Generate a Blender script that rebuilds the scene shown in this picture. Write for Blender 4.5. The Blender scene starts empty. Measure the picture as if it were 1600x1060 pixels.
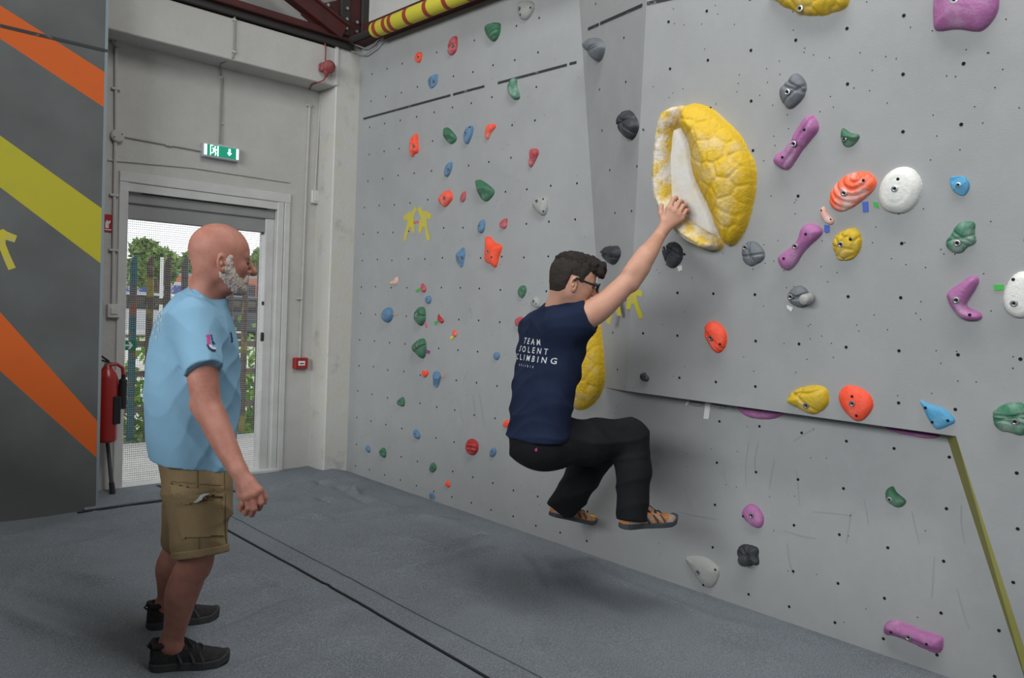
import bpy, bmesh, math, random
import numpy as np
from mathutils import Vector, Matrix
from mathutils.bvhtree import BVHTree

# ------------------------------------------------------------------ camera
F, IW, IH, CH = 1220.0, 1600.0, 1060.0, 1.38
YAW, PITCH, ROLL = .7605, -.0427, .0432
fwd = np.array([math.sin(YAW)*math.cos(PITCH), math.cos(YAW)*math.cos(PITCH), math.sin(PITCH)])
_rt = np.array([math.cos(YAW), -math.sin(YAW), 0.]); _up = np.cross(_rt, fwd)
RT = math.cos(ROLL)*_rt + math.sin(ROLL)*_up
UP = -math.sin(ROLL)*_rt + math.cos(ROLL)*_up
CAM = np.array([0., 0., CH])
scn = bpy.context.scene
col = scn.collection
cd = bpy.data.cameras.new('camera'); co = bpy.data.objects.new('camera', cd); col.objects.link(co)
cd.sensor_width = 36; cd.sensor_fit = 'HORIZONTAL'; cd.lens = F/IW*36; cd.clip_start = .05; cd.clip_end = 300
M = Matrix.Identity(4)
for i in range(3):
    M[i][0], M[i][1], M[i][2], M[i][3] = RT[i], UP[i], -fwd[i], CAM[i]
co.matrix_world = M
scn.camera = co
# ------------------------------------------------------------------ world, light, exposure
w = bpy.data.worlds.new('world'); scn.world = w; w.use_nodes = True
bg = w.node_tree.nodes['Background']; bg.inputs[0].default_value = (.93, .97, 1, 1); bg.inputs[1].default_value = 1.5
vs = scn.view_settings
vs.view_transform = 'Standard'; vs.look = 'None'; vs.gamma = 1; vs.exposure = 0.08; vs.use_curve_mapping = False
scn.cycles.use_denoising = True
scn.cycles.max_bounces = 8
def area(name, loc, sx, sy, power, colr, rx=0, ry=0):
    l = bpy.data.lights.new(name, 'AREA'); l.shape = 'RECTANGLE'; l.size = sx; l.size_y = sy; l.energy = power; l.color = colr
    o = bpy.data.objects.new(name, l); col.objects.link(o); o.location = loc; o.rotation_euler = (rx, ry, 0)
    return o
area('skylight_lamp', (1.75, .5, 5.1), .9, 4.4, 118, (1, .99, .97))
area('window_lamp', (-6.88, .3, 3.9), 2.0, 9.0, 700, (.96, .99, 1), 0, -math.pi/2)

# ------------------------------------------------------------------ pixel rays and planes of the room
def ray(x, y): return fwd + RT*((x-800)/F) - UP*((y-530)/F)
def pt(x, y, depth): return CAM + ray(x, y)*depth
def on(x, y, n, d):
    r = ray(x, y); n = np.asarray(n, float)
    return CAM + r*((d - n@CAM)/(n@r))
XW, YB, YC, YL, ZTOP = 3.374, 5.66, 5.42, 5.24, 3.362
LEAN = .1426
class Plane:
    """plane with outward normal n (towards the room), u = right, v = up seen from the room"""
    def __init__(s, p, n):
        s.n = np.array(n, float); s.n /= np.linalg.norm(s.n); s.p = np.array(p, float)
        v = np.array([0, 0, 1.]) - s.n*s.n[2]; s.v = v/np.linalg.norm(v); s.u = np.cross(s.v, s.n)
    def at(s, x, y, off=0.): return on(x, y, s.n, s.n@s.p + off)
    def uv(s, q): q = np.asarray(q) - s.p; return np.array([q@s.u, q@s.v])
    def xyz(s, u, v, h=0.): 
        u = np.asarray(u)[..., None]; v = np.asarray(v)[..., None]; h = np.asarray(h)[..., None]
        return s.p + u*s.u + v*s.v + h*s.n
PB = Plane((XW, 2, 0), (-1, 0, 0))
PP = Plane((XW-.006, 2, 0), (-1, 0, -LEAN))
S1, S0, T1 = PB.at(905, 0), PB.at(945, 607), PP.at(1010, 5)
_n = np.cross(S0-S1, T1-S1); _n *= -np.sign(_n[0])
PF = Plane(S0, _n)
BK = Plane((0, YB, 0), (0, -1, 0))
CO = Plane((0, YC, 0), (0, -1, 0))
LP = Plane((0, YL, 0), (0, -1, 0))
def fl(x, y, z=0.): return on(x, y, (0, 0, 1), z)
def px_edge(z):   # facet / overhang meeting line
    x = XW-.006-LEAN*z; n = PF.n; return np.array([x, (n@PF.p - n[0]*x - n[2]*z)/n[1], z])
def seam(z): t = (z-S0[2])/(S1[2]-S0[2]); return S0 + (S1-S0)*t

# ------------------------------------------------------------------ helpers
def lin(c): return tuple(((v/255)/12.92 if v/255 <= .04045 else ((v/255+.055)/1.055)**2.4) for v in c)
def mat(name, c, rough=.7, c2=None, scale=8., amt=.5, bump=0., bscale=60., metal=0., lo=.4, hi=.65, spec=.4, c3=None, s3=200., a3=.3, coat=0., detail=6.):
    m = bpy.data.materials.new(name); m.use_nodes = True; nt = m.node_tree; N = nt.nodes; L = nt.links
    b = N['Principled BSDF']; b.inputs['Roughness'].default_value = rough; b.inputs['Metallic'].default_value = metal
    b.inputs['Specular IOR Level'].default_value = spec; b.inputs['Coat Weight'].default_value = coat
    b.inputs['Base Color'].default_value = (*c, 1)
    if c2 or bump: tc = N.new('ShaderNodeTexCoord')
    out = None
    def layer(cin, c, scale, amt, lo, hi):
        nz = N.new('ShaderNodeTexNoise'); nz.inputs['Scale'].default_value = scale; nz.inputs['Detail'].default_value = detail
        nz.inputs['Roughness'].default_value = .62
        L.new(tc.outputs['Object'], nz.inputs['Vector'])
        r = N.new('ShaderNodeMapRange'); r.inputs['From Min'].default_value = lo; r.inputs['From Max'].default_value = hi
        r.inputs['To Max'].default_value = amt; L.new(nz.outputs['Fac'], r.inputs['Value'])
        mx = N.new('ShaderNodeMix'); mx.data_type = 'RGBA'
        if cin is None: mx.inputs[6].default_value = b.inputs['Base Color'].default_value
        else: L.new(cin, mx.inputs[6])
        mx.inputs[7].default_value = (*c, 1); L.new(r.outputs[0], mx.inputs[0])
        return mx.outputs[2]
    if c2: out = layer(None, c2, scale, amt, lo, hi)
    if c3: out = layer(out, c3, s3, a3, .45, .6)
    if out: L.new(out, b.inputs['Base Color'])
    if bump:
        nz = N.new('ShaderNodeTexNoise'); nz.inputs['Scale'].default_value = bscale; nz.inputs['Detail'].default_value = 4
        L.new(tc.outputs['Object'], nz.inputs['Vector'])
        bp = N.new('ShaderNodeBump'); bp.inputs['Strength'].default_value = bump; bp.inputs['Distance'].default_value = .01
        L.new(nz.outputs['Fac'], bp.inputs['Height']); L.new(bp.outputs[0], b.inputs['Normal'])
    return m
def emis(name, c, s):
    m = bpy.data.materials.new(name); m.use_nodes = True
    b = m.node_tree.nodes['Principled BSDF']; b.inputs['Base Color'].default_value = (*c, 1)
    b.inputs['Emission Color'].default_value = (*c, 1); b.inputs['Emission Strength'].default_value = s
    return m
def tag(o, label=None, cat=None, group=None, kind=None):
    if label: o['label'] = label
    if cat: o['category'] = cat
    if group: o['group'] = group
    if kind: o['kind'] = kind
    return o
def worg(o):
    v = np.zeros(3)
    while o is not None: v = v + np.array(o.location); o = o.parent
    return v
def obj(name, V, Fc, m, parent=None, org=None, smooth=False, label=None, cat=None, group=None, kind=None):
    """one mesh object; V are world coordinates"""
    V = np.asarray(V, float).reshape(-1, 3)
    if org is None:
        org = worg(parent) if parent is not None else np.array([(V[:, 0].min()+V[:, 0].max())/2, (V[:, 1].min()+V[:, 1].max())/2, V[:, 2].min()])
    org = np.asarray(org, float)
    me = bpy.data.meshes.new(name)
    me.from_pydata((V-org).tolist(), [], [list(map(int, f)) for f in Fc]); me.update()
    if smooth: me.polygons.foreach_set('use_smooth', [True]*len(me.polygons))
    for mm in (m if isinstance(m, (list, tuple)) else [m]): me.materials.append(mm)
    o = bpy.data.objects.new(name, me); col.objects.link(o)
    if parent is not None: o.parent = parent; o.location = org - worg(parent)
    else: o.location = org
    return tag(o, label, cat, group, kind)
def empty(name, loc, label=None, cat=None, group=None, kind=None, parent=None):
    o = bpy.data.objects.new(name, None); col.objects.link(o); o.empty_display_size = .1
    o.location = np.asarray(loc, float) - (worg(parent) if parent is not None else 0)
    if parent is not None: o.parent = parent
    return tag(o, label, cat, group, kind)
class MB:
    def __init__(s): s.V = []; s.F = []
    def add(s, V, Fc):
        b = len(s.V); s.V += [tuple(v) for v in V]; s.F += [[b+i for i in f] for f in Fc]; return s
    def box(s, lo, hi, fr=None):
        """axis box; fr = (origin, ex, ey, ez) optional frame"""
        P = [(x, y, z) for x in (lo[0], hi[0]) for y in (lo[1], hi[1]) for z in (lo[2], hi[2])]
        if fr: o, ex, ey, ez = [np.asarray(q, float) for q in fr]; P = [o+ex*p[0]+ey*p[1]+ez*p[2] for p in P]
        return s.add(P, [(0, 1, 3, 2), (4, 6, 7, 5), (0, 4, 5, 1), (2, 3, 7, 6), (0, 2, 6, 4), (1, 5, 7, 3)])
    def bev(s, lo, hi, r, fr=None):
        """box with chamfered edges"""
        lo = np.array(lo, float); hi = np.array(hi, float); V = []; idx = {}
        for k in range(8):
            c = np.array([hi[i] if k >> i & 1 else lo[i] for i in range(3)]); sg = np.array([-1 if k >> i & 1 else 1 for i in range(3)])
            for a in range(3):
                q = c.copy()
                for i in range(3):
                    if i != a: q[i] += sg[i]*r
                idx[k, a] = len(V); V.append(q)
        Fc = []
        for a in range(3):
            b, c = (a+1) % 3, (a+2) % 3
            for sd in (0, 1):
                ks = [(sd << a) | (i << b) | (j << c) for i, j in ((0, 0), (1, 0), (1, 1), (0, 1))]
                f = [idx[k, a] for k in ks]; Fc.append(f if sd else f[::-1])
            for i in (0, 1):
                for j in (0, 1):
                    k0 = (i << b) | (j << c); k1 = k0 | (1 << a)
                    Fc.append([idx[k0, b], idx[k1, b], idx[k1, c], idx[k0, c]])
        for k in range(8): Fc.append([idx[k, 0], idx[k, 1], idx[k, 2]])
        if fr: o, ex, ey, ez = [np.asarray(q, float) for q in fr]; V = [o+ex*p[0]+ey*p[1]+ez*p[2] for p in V]
        return s.add(V, Fc)
    def tube(s, pts, r, n=10, caps=True):
        pts = [np.asarray(p, float) for p in pts]; rr = r if isinstance(r, (list, tuple, np.ndarray)) else [r]*len(pts)
        b = len(s.V); prev = None
        for i, p in enumerate(pts):
            t = pts[min(i+1, len(pts)-1)] - pts[max(i-1, 0)]; t = t/(np.linalg.norm(t)+1e-9)
            if prev is None: a = np.cross(t, (0, 0, 1.)) if abs(t[2]) < .9 else np.cross(t, (1., 0, 0))
            else: a = prev - t*(prev@t)
            a = a/np.linalg.norm(a); prev = a; c = np.cross(t, a)
            for k in range(n): s.V.append(tuple(p + (a*math.cos(2*math.pi*k/n) + c*math.sin(2*math.pi*k/n))*rr[i]))
        for i in range(len(pts)-1):
            for k in range(n): s.F.append([b+i*n+k, b+i*n+(k+1) % n, b+(i+1)*n+(k+1) % n, b+(i+1)*n+k])
        if caps:
            s.F.append([b+k for k in range(n)][::-1]); s.F.append([b+(len(pts)-1)*n+k for k in range(n)])
        return s
    def prism(s, poly, h0, h1, pl):
        """uv polygon extruded along the plane normal"""
        n = len(poly); U = [p[0] for p in poly]; W = [p[1] for p in poly]
        return s.add(list(pl.xyz(U, W, [h0]*n)) + list(pl.xyz(U, W, [h1]*n)),
                     [list(range(n))[::-1], [n+i for i in range(n)]] + [[i, (i+1) % n, n+(i+1) % n, n+i] for i in range(n)])
    def obj(s, name, m, parent=None, **k): return obj(name, s.V, s.F, m, parent, **k)
_rng = np.random.RandomState(7)
_ND = [(_rng.normal(size=3), _rng.uniform(0, 6.28), a) for a in (1, .9, .75, .6, .5, .4)]
def noise(P, freq, seed=0):
    """cheap smooth noise in about -1..1 (sum of warped sines)"""
    P = np.asarray(P)*freq + seed*1.37; r = 0.; t = 0.
    for i, (d, ph, a) in enumerate(_ND):
        r = r + a*np.sin(P@(d*(1+.33*i)) + ph + seed*(i+1)*.7 + .9*np.sin(P[..., (i+1) % 3]*1.3+i)); t += a*a
    return r/math.sqrt(t*.5)/2.0
def poly_sd(P, poly):
    """signed distance of points (N,2) to polygon, negative inside"""
    P = np.asarray(P); d = np.full(len(P), 1e9); ins = np.zeros(len(P), bool); n = len(poly)
    for i in range(n):
        a = poly[i]; b = poly[(i+1) % n]; e = b-a; q = P-a
        t = np.clip((q@e)/(e@e+1e-12), 0, 1); d = np.minimum(d, np.hypot(*(q-t[:, None]*e).T))
        c = (a[1] > P[:, 1]) != (b[1] > P[:, 1])
        xx = a[0] + (P[:, 1]-a[1])/(b[1]-a[1]+1e-12)*(b[0]-a[0]); ins ^= c & (P[:, 0] < xx)
    return np.where(ins, -d, d)
def chaikin(p, k=2):
    p = np.asarray(p, float)
    for _ in range(k):
        q = np.roll(p, -1, 0); p = np.stack([.75*p+.25*q, .25*p+.75*q], 1).reshape(-1, 2)
    return p

# ------------------------------------------------------------------ materials
m_wall = mat('wall_grey_paint', (.325, .332, .334), .75, (.285, .29, .295), 1.6, .5, .08, 180, c3=(.365, .37, .372), s3=5, a3=.3)
m_white = mat('white_masonry_paint', (.53, .525, .505), .7, (.44, .43, .41), 1.6, .7, .25, 45, c3=(.45, .43, .39), s3=11, a3=.22)
m_frame = mat('white_metal', (.62, .62, .61), .45, (.5, .49, .47), 5, .5)
m_colm = mat('worn_white_paint', (.56, .555, .53), .7, (.30, .29, .26), 7, .55, .3, 40, lo=.56, hi=.72, c3=(.55, .5, .3), s3=5, a3=.22)
m_black = mat('black_plastic', (.018, .018, .02), .45)
m_dark = mat('dark_hole', (.006, .006, .007), .9)
m_metal = mat('zinc_steel', (.42, .42, .43), .35, metal=.9)
m_tape = mat('black_tape', (.03, .031, .034), .6, (.25, .25, .25), 25, .6, lo=.58, hi=.7)
m_olive = mat('olive_paint', (.26, .25, .065), .7, (.22, .22, .06), 9, .6)
m_red = mat('red_paint', (.33, .022, .02), .4)
m_steelred = mat('oxide_red_steel', (.075, .014, .013), .6, (.03, .012, .012), 9, .7)
m_steeldark = mat('dark_steel', (.03, .027, .026), .6)
m_green = mat('sign_green', (.01, .25, .12), .5)

# ------------------------------------------------------------------ room shell
# right wall: vertical board, overhanging panel, facet between them
b = MB(); zt = ZTOP
b.add([(XW, YC+.3, -.3), (XW, -6, -.3), (XW, -6, zt), (XW, YC+.3, zt), (XW+.2, YC+.3, -.3), (XW+.2, -6, -.3), (XW+.2, -6, zt), (XW+.2, YC+.3, zt)],
      [(0, 1, 2, 3), (7, 6, 5, 4), (3, 2, 6, 7), (0, 4, 5, 1), (0, 3, 7, 4)])
wall_right = b.obj('wall_right', m_wall, kind='structure', label='grey painted climbing wall board full of bolt holes')
ZE = .962; PZT = 3.9
pe0, pe1 = px_edge(ZE), px_edge(PZT); s0, s1 = seam(ZE-.015), seam(PZT)
def Pz(Y, z): return np.array([XW-.006-LEAN*z, Y, z])
ya, yb = .955, .70            # strip edge on the panel: top, floor
yf = PP.at(1600, 1000)[1]; ybot = .64
V = [pe0, Pz(ya, ZE), Pz(ybot, -.02), Pz(-6, -.02), Pz(-6, PZT), pe1]
BKo = np.array([.05, 0, 0])
b = MB(); b.add(V, [range(6)])
b.add([pe0, Pz(ya, ZE), (XW+.01, ya, ZE), (XW+.01, pe0[1]+.2, ZE)], [(3, 2, 1, 0)])      # underside of the overhang
b.add([pe1, Pz(-6, PZT), (XW+.2, -6, PZT), (XW+.2, pe1[1], PZT)], [(0, 1, 2, 3)])
overhang = b.obj('overhang_panel', m_wall, wall_right, label='grey overhanging wall panel')
b = MB(); b.add([s0, pe0, pe1, s1], [(0, 1, 2, 3)]); b.add([s0, pe0, (XW+.01, pe0[1], ZE)], [(2, 1, 0)])
b.add([s1, pe1, (XW+.2, pe1[1], PZT), (XW+.2, s1[1], PZT)], [(0, 1, 2, 3)])
b.obj('corner_facet', m_wall, wall_right)
q0 = PB.at(1475, 690); 
b = MB(); b.add([Pz(ya, ZE), Pz(ybot, -.02), (XW-.001, ybot+.035, -.02), (XW-.001, q0[1], ZE)], [(0, 1, 2, 3)])
b.obj('edge_strip', m_olive, wall_right, label='olive yellow bevelled edge strip')
# tape lines on the wall
def band(name, pl, pts, wd, m, parent, h=.0015, taper=1.):
    P = [pl.uv(pl.at(*p)) for p in pts]; bb = MB(); n = len(P); U = []; 
    for i, p in enumerate(P):
        t = P[min(i+1, n-1)]-P[max(i-1, 0)]; t = t/np.linalg.norm(t); a = np.array([-t[1], t[0]])*wd/2
        U += [p+a, p-a]
    U = np.array(U); bb.add(pl.xyz(U[:, 0], U[:, 1], np.full(len(U), h)), [(2*i, 2*i+1, 2*i+3, 2*i+2) for i in range(n-1)])
    return bb.obj(name, m, parent)
for a, c in (((568, 186), (704, 149)), ((708, 148), (757, 135)), ((778, 130), (886, 101.5)), ((890, 100), (901, 97.5))):
    band('tape_line', PB, [a, c], .016, m_tape, wall_right)
for a, c in (((919, 45.5), (936, 38)), ((938, 37), (1004, 8)), ):
    band('tape_line', PF, [a, c], .016, m_tape, wall_right, h=.002)
band('tape_line', PP, [(1011, 5.5), (1037, 0), (1100, -14)], .016, m_tape, wall_right)
# bolt holes (threaded inserts): one joined mesh per board, too small to pick apart
k = CH/1.45
def holes(pl, pts, name, parent, r=.0068):
    V = []; Fc = []
    for q in pts:
        u0, v0 = pl.uv(q); b0 = len(V); an = np.arange(8)*math.pi/4
        V += list(pl.xyz(u0+r*np.cos(an), v0+r*np.sin(an), np.full(8, .0012))); Fc.append(list(range(b0, b0+8)))
    return obj(name, V, Fc, m_dark, parent, kind='stuff')
rs = np.random.RandomState(3); L_ = []
for z in (3.499, 3.284, 3.067, 2.852, 2.638, 2.42):
    for i in range(10): L_.append((XW, (3.602+.2125*i)*k, z*k))
for z in (2.205, 1.988, 1.77, 1.555, 1.337, 1.118, .902, .683, .463, .243, .06):
    for i in range(-2, 11): L_.append((XW, (3.43+.2125*i)*k, z*k))
for z in (.902, .683, .463, .243, .06):
    for i in range(7): L_.append((XW, (2.147-.2165*i)*k, z*k))
L_ = [q for q in L_ if q[2] < ZTOP-.04 and (q[1] > seam(q[2])[1]+.03 if q[2] > .9 else True) and q[1] < YC-.02]
L_ = [q for q in L_ if not (q[2] < ZE and q[1] < .97-(ZE-q[2])*.27)]
L_ = [np.array(q)+np.array([0, rs.uniform(-.006, .006), rs.uniform(-.006, .006)]) for q in L_]
holes(PB, L_, 'bolt_hole', wall_right)
L_ = []
for i in range(-2, 11):
    for j in range(-5, 13):
        z = (2.6311-.2162*j)*k; Y_ = (2.296-.2155*i)*k
        if z < .03 or z > PZT-.1: continue
        if z > ZE+.04 and Y_ < px_edge(z)[1]-.03 or z <= ZE and Y_ < .93-(ZE-z)*.31: L_.append(Pz(Y_+rs.uniform(-.005, .005), z))
holes(PP, L_, 'bolt_hole', wall_right)
holes(PF, [PF.at(*p) for p in ((931, 6), (937, 140), (941, 204), (953, 266), (975, 59), (978, 128), (995.5, 260), (961, 333), (966, 398), (958, 520), (965, 578), (987, 330))], 'bolt_hole', wall_right)
# small screw marks and chips scattered around, a joined mesh
L_ = []
for _ in range(260):
    Y_ = rs.uniform(.3, 2.3); z = rs.uniform(1.05, 2.9)
    if Y_ < px_edge(z)[1]-.05: L_.append(Pz(Y_, z))
holes(PP, L_, 'screw_mark', wall_right, .0024)
L_ = [np.array((XW, rs.uniform(1.0, 5.3), rs.uniform(.05, 2.9))) for _ in range(230)]
L_ = [q for q in L_ if q[1] > seam(q[2])[1]+.03 or (q[2] < .9 and q[1] > 1.05)]
holes(PB, L_, 'screw_mark', wall_right, .0024)
# faint shoe scuffs: thin dark rubber streaks
m_scuff = mat('rubber_scuff', (.285, .287, .29), .9)
scl = []
for a, c in (((739, 617), (744, 655)), ((749, 616), (757, 665)), ((720, 640), (725, 660)), ((640, 566), (648, 545)), ((731, 580), (724, 600)), ((1130, 735), (1140, 762)), ((1210, 720), (1202, 765)), ((1272, 670), (1240, 690)),
          ((1330, 800), (1322, 850)), ((1350, 780), (1357, 820)), ((1425, 800), (1437, 850)), ((1460, 870), (1456, 935)), ((1495, 920), (1515, 985)), ((1225, 830), (1275, 842)), ((1230, 850), (1240, 900)), ((1070, 765), (1080, 790)), ((1170, 690), (1165, 760)),
          ((1185, 690), (1180, 740)), ((1245, 735), (1250, 790)), ((1502, 790), (1507, 850)), ((1060, 800), (1120, 812)), ((733, 480), (738, 497)), ((1270, 800), (1330, 806))):
    mid = ((a[0]+c[0])/2+rs.uniform(-3, 3), (a[1]+c[1])/2+rs.uniform(-2, 2))
    band('scuff_mark', PB, [a, mid, c], .005, m_scuff, wall_right, h=.0011)

# back wall with door opening, pilaster and ring beam
dx0, dx1, dz1 = 1.745, 2.905, 2.10
b = MB()
x0, x1 = -.5, XW+.3
for lo, hi in (((x0, YB, -.3), (dx0, YB+.28, 5.2)), ((dx1, YB, -.3), (x1, YB+.28, 5.2)), ((dx0, YB, dz1), (dx1, YB+.28, 5.2)), ((dx0, YB, -.3), (dx1, YB+.28, 0.0))):
    b.box(lo, hi)
wall_back = b.obj('wall_back', m_white, kind='structure', label='white painted back wall of blockwork')
b = MB().bev((3.165, YC, -.3), (XW+.02, YB+.02, 3.40), .008); b.obj('column', m_colm, wall_back, label='worn white column in the corner')
b = MB().bev((-.5, YC, 3.012), (3.166, YB+.02, 3.30), .006); b.obj('ring_beam', m_white, wall_back)
b = MB().box((3.150, YC-.012, 3.02), (3.172, YC+.01, 3.38)); b.obj('cover_strip', m_frame, wall_back)
# dark gap above beam + upper wall
# left striped panel
LPX = 1.482
m_lp = bpy.data.materials.new('striped_board_paint'); m_lp.use_nodes = True
def stripes(m):
    nt = m.node_tree; N = nt.nodes; L = nt.links; bs = N['Principled BSDF']; bs.inputs['Roughness'].default_value = .7
    tc = N.new('ShaderNodeTexCoord'); sp = N.new('ShaderNodeSeparateXYZ'); L.new(tc.outputs['Object'], sp.inputs[0])
    def math_(op, a, bb):
        n = N.new('ShaderNodeMath'); n.operation = op
        for i, v in enumerate((a, bb)):
            if isinstance(v, (int, float)): n.inputs[i].default_value = v
            else: L.new(v, n.inputs[i])
        return n.outputs[0]
    nz = N.new('ShaderNodeTexNoise'); nz.inputs['Scale'].default_value = 2.4; nz.inputs['Detail'].default_value = 8; L.new(tc.outputs['Object'], nz.inputs[0])
    ra = N.new('ShaderNodeValToRGB'); ra.color_ramp.elements[0].position = .35; ra.color_ramp.elements[1].position = .72
    ra.color_ramp.elements[0].color = (.085, .090, .089, 1); ra.color_ramp.elements[1].color = (.125, .132, .131, 1); L.new(nz.outputs['Fac'], ra.inputs[0])
    cur = ra.outputs[0]
    # z = a + s*(x - LPX) upper and lower edge of each stripe (object origin at the bottom edge corner)
    for (zu0, zu1, zl0, zl1, c) in ((2.934, 2.687, 2.752, 2.475, (.60, .105, .008)), (2.220, 1.859, 1.934, 1.522, (.44, .40, .02)), (1.246, .539, .909, .314, (.60, .105, .008))):
        su = (zu1-zu0)/.555; sl = (zl1-zl0)/.555
        up_ = math_('ADD', math_('MULTIPLY', sp.outputs[0], su), zu1); lo_ = math_('ADD', math_('MULTIPLY', sp.outputs[0], sl), zl1)
        k_ = math_('MULTIPLY', math_('LESS_THAN', sp.outputs[2], up_), math_('GREATER_THAN', sp.outputs[2], lo_))
        n2 = N.new('ShaderNodeTexNoise'); n2.inputs['Scale'].default_value = 9; n2.inputs['Detail'].default_value = 6; L.new(tc.outputs['Object'], n2.inputs[0])
        wr = N.new('ShaderNodeMapRange'); wr.inputs[1].default_value = .55; wr.inputs[2].default_value = .8; wr.inputs[3].default_value = 1; wr.inputs[4].default_value = .9; L.new(n2.outputs['Fac'], wr.inputs[0])
        mx = N.new('ShaderNodeMix'); mx.data_type = 'RGBA'; L.new(math_('MULTIPLY', k_, wr.outputs[0]), mx.inputs[0]); L.new(cur, mx.inputs[6]); mx.inputs[7].default_value = (*c, 1); cur = mx.outputs[2]
    L.new(cur, bs.inputs['Base Color'])
stripes(m_lp)
b = MB().box((-7, YL, -.3), (LPX, YL+.03, 5.0))
b.box((LPX-.03, YL+.03, -.3), (LPX, YL+.03, 5.0))
wall_left = b.obj('wall_left', m_lp, org=(LPX, YL, 0), kind='structure', label='dark grey climbing board with orange and yellow diagonal stripes')
b = MB().box((LPX-.012, YL-.003, -.1), (LPX+.004, YL+.034, 5.0)); b.obj('corner_bead', mat('grey_bead', (.22, .26, .28), .5), wall_left)
band('tape_line', LP, [(0, 40), (168, 80)], .018, m_tape, wall_left, h=.004)
MB().box((-1.6, -3.2, -.3), (-1.25, YL, 1.6)).obj('wall_light_blocker', m_lp, org=(LPX, YL, 0), kind='structure', label='added unseen low wall shading the left floor from window light')  # added out of view: keeps the window lamp off the left floor
# far enclosing walls, ceiling (outside the frame)
m_hall = mat('dim_hall_paint', (.20, .20, .20), .8, (.14, .14, .14), 1, .6)
MB().box((-7.2, -6, -.3), (-7, 6, 2.9)).box((-7.2, -6, 4.9), (-7, 6, 5.2)).box((-7.2, -6, 2.9), (-7, -4.2, 4.9)).box((-7.2, 4.8, 2.9), (-7, 6, 4.9)).obj('wall_far', m_hall, kind='structure')
MB().box((-7.2, -6.2, -.3), (XW+.2, -6, 5.2)).obj('wall_behind', m_hall, kind='structure')
MB().box((XW+.02, -6, 3.362), (XW+.2, 5.9, 5.2)).obj('wall_upper', m_white, kind='structure')
b = MB()
for a_, c_ in ((-7.2, 1.25), (2.25, XW+.4)): b.box((a_, -6.2, 5.2), (c_, 6, 5.3))
for a_, c_, y0, y1 in ((1.25, 2.25, -1.8, 2.8),): b.box((a_, -6.2, 5.2), (c_, y0, 5.3)); b.box((a_, y1, 5.2), (c_, 6, 5.3))
b.obj('ceiling', m_hall, kind='structure')

# ------------------------------------------------------------------ floor: carpeted crash mat with folds
m_mat = mat('grey_carpet', (.19, .212, .235), .95, (.145, .162, .182), 2.0, .7, .6, 260, c3=(.32, .355, .39), s3=150, a3=.55, spec=.1, detail=3)
m_matdark = mat('mat_gap', (.016, .017, .02), .9)
FZ = lambda l: [fl(340+a*.35, 700+c*.35)[:2] for a, c in l]
folds = [  # polyline on the floor, amplitude, width
 (FZ([(560, 530), (720, 510), (1000, 465), (1180, 395)]), .016, .05), (FZ([(640, 600), (820, 575), (1000, 520), (1210, 450)]), .016, .05),
 (FZ([(380, 425), (560, 478), (720, 470)]), .015, .045), (FZ([(500, 470), (640, 520), (760, 515)]), -.012, .05), (FZ([(330, 325), (420, 318), (500, 325)]), .012, .05),
 (FZ([(150, 195), (300, 185), (420, 165), (640, 140)]), .014, .07), (FZ([(1340, 470), (1400, 540), (1440, 640)]), .005, .07), (FZ([(1250, 470), (1210, 560), (1190, 680)]), -.005, .07),
 (FZ([(1120, 380), (1200, 385)]), -.012, .06), (FZ([(470, 225), (500, 235)]), -.03, .07), (FZ([(540, 175), (560, 185)]), -.025, .06), (FZ([(630, 225), (680, 240)]), -.035, .07), (FZ([(440, 165), (470, 160)]), -.02, .07),
 (FZ([(600, 190), (620, 210)]), .02, .05), (FZ([(700, 330), (900, 310), (1050, 330)]), .01, .08), (FZ([(560, 300), (700, 280), (860, 270)]), .008, .08), (FZ([(760, 400), (940, 430)]), .01, .05),
 (FZ([(120, 655), (330, 650), (480, 620), (600, 590)]), .014, .045), (FZ([(180, 600), (260, 620)]), -.025, .06), (FZ([(90, 985), (300, 930), (500, 890), (700, 850)]), .012, .045), (FZ([(120, 860), (330, 820), (560, 740)]), .010, .05),
 (FZ([(0, 800), (200, 700), (330, 660)]), -.010, .06), (FZ([(300, 780), (480, 740), (640, 690)]), .008, .04), (FZ([(-300, 700), (0, 610), (150, 560)]), .010, .06), (FZ([(-700, 560), (-520, 600), (-330, 590)]), .010, .08),
 (FZ([(-950, 640), (-700, 700), (-500, 800)]), -.012, .08), (FZ([(-960, 720), (-800, 820), (-560, 900)]), .012, .06), (FZ([(350, 1000), (620, 960), (900, 930)]), .01, .05), (FZ([(1080, 640), (1000, 780)]), -.008, .07), (FZ([(1440, 700), (1380, 860), (1500, 1000)]), .006, .08)]
_g0, _g1, _c0, _c1 = fl(285, 787)[:2], fl(900, 1143)[:2], fl(300, 772)[:2], fl(1000, 1140)[:2]
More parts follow.
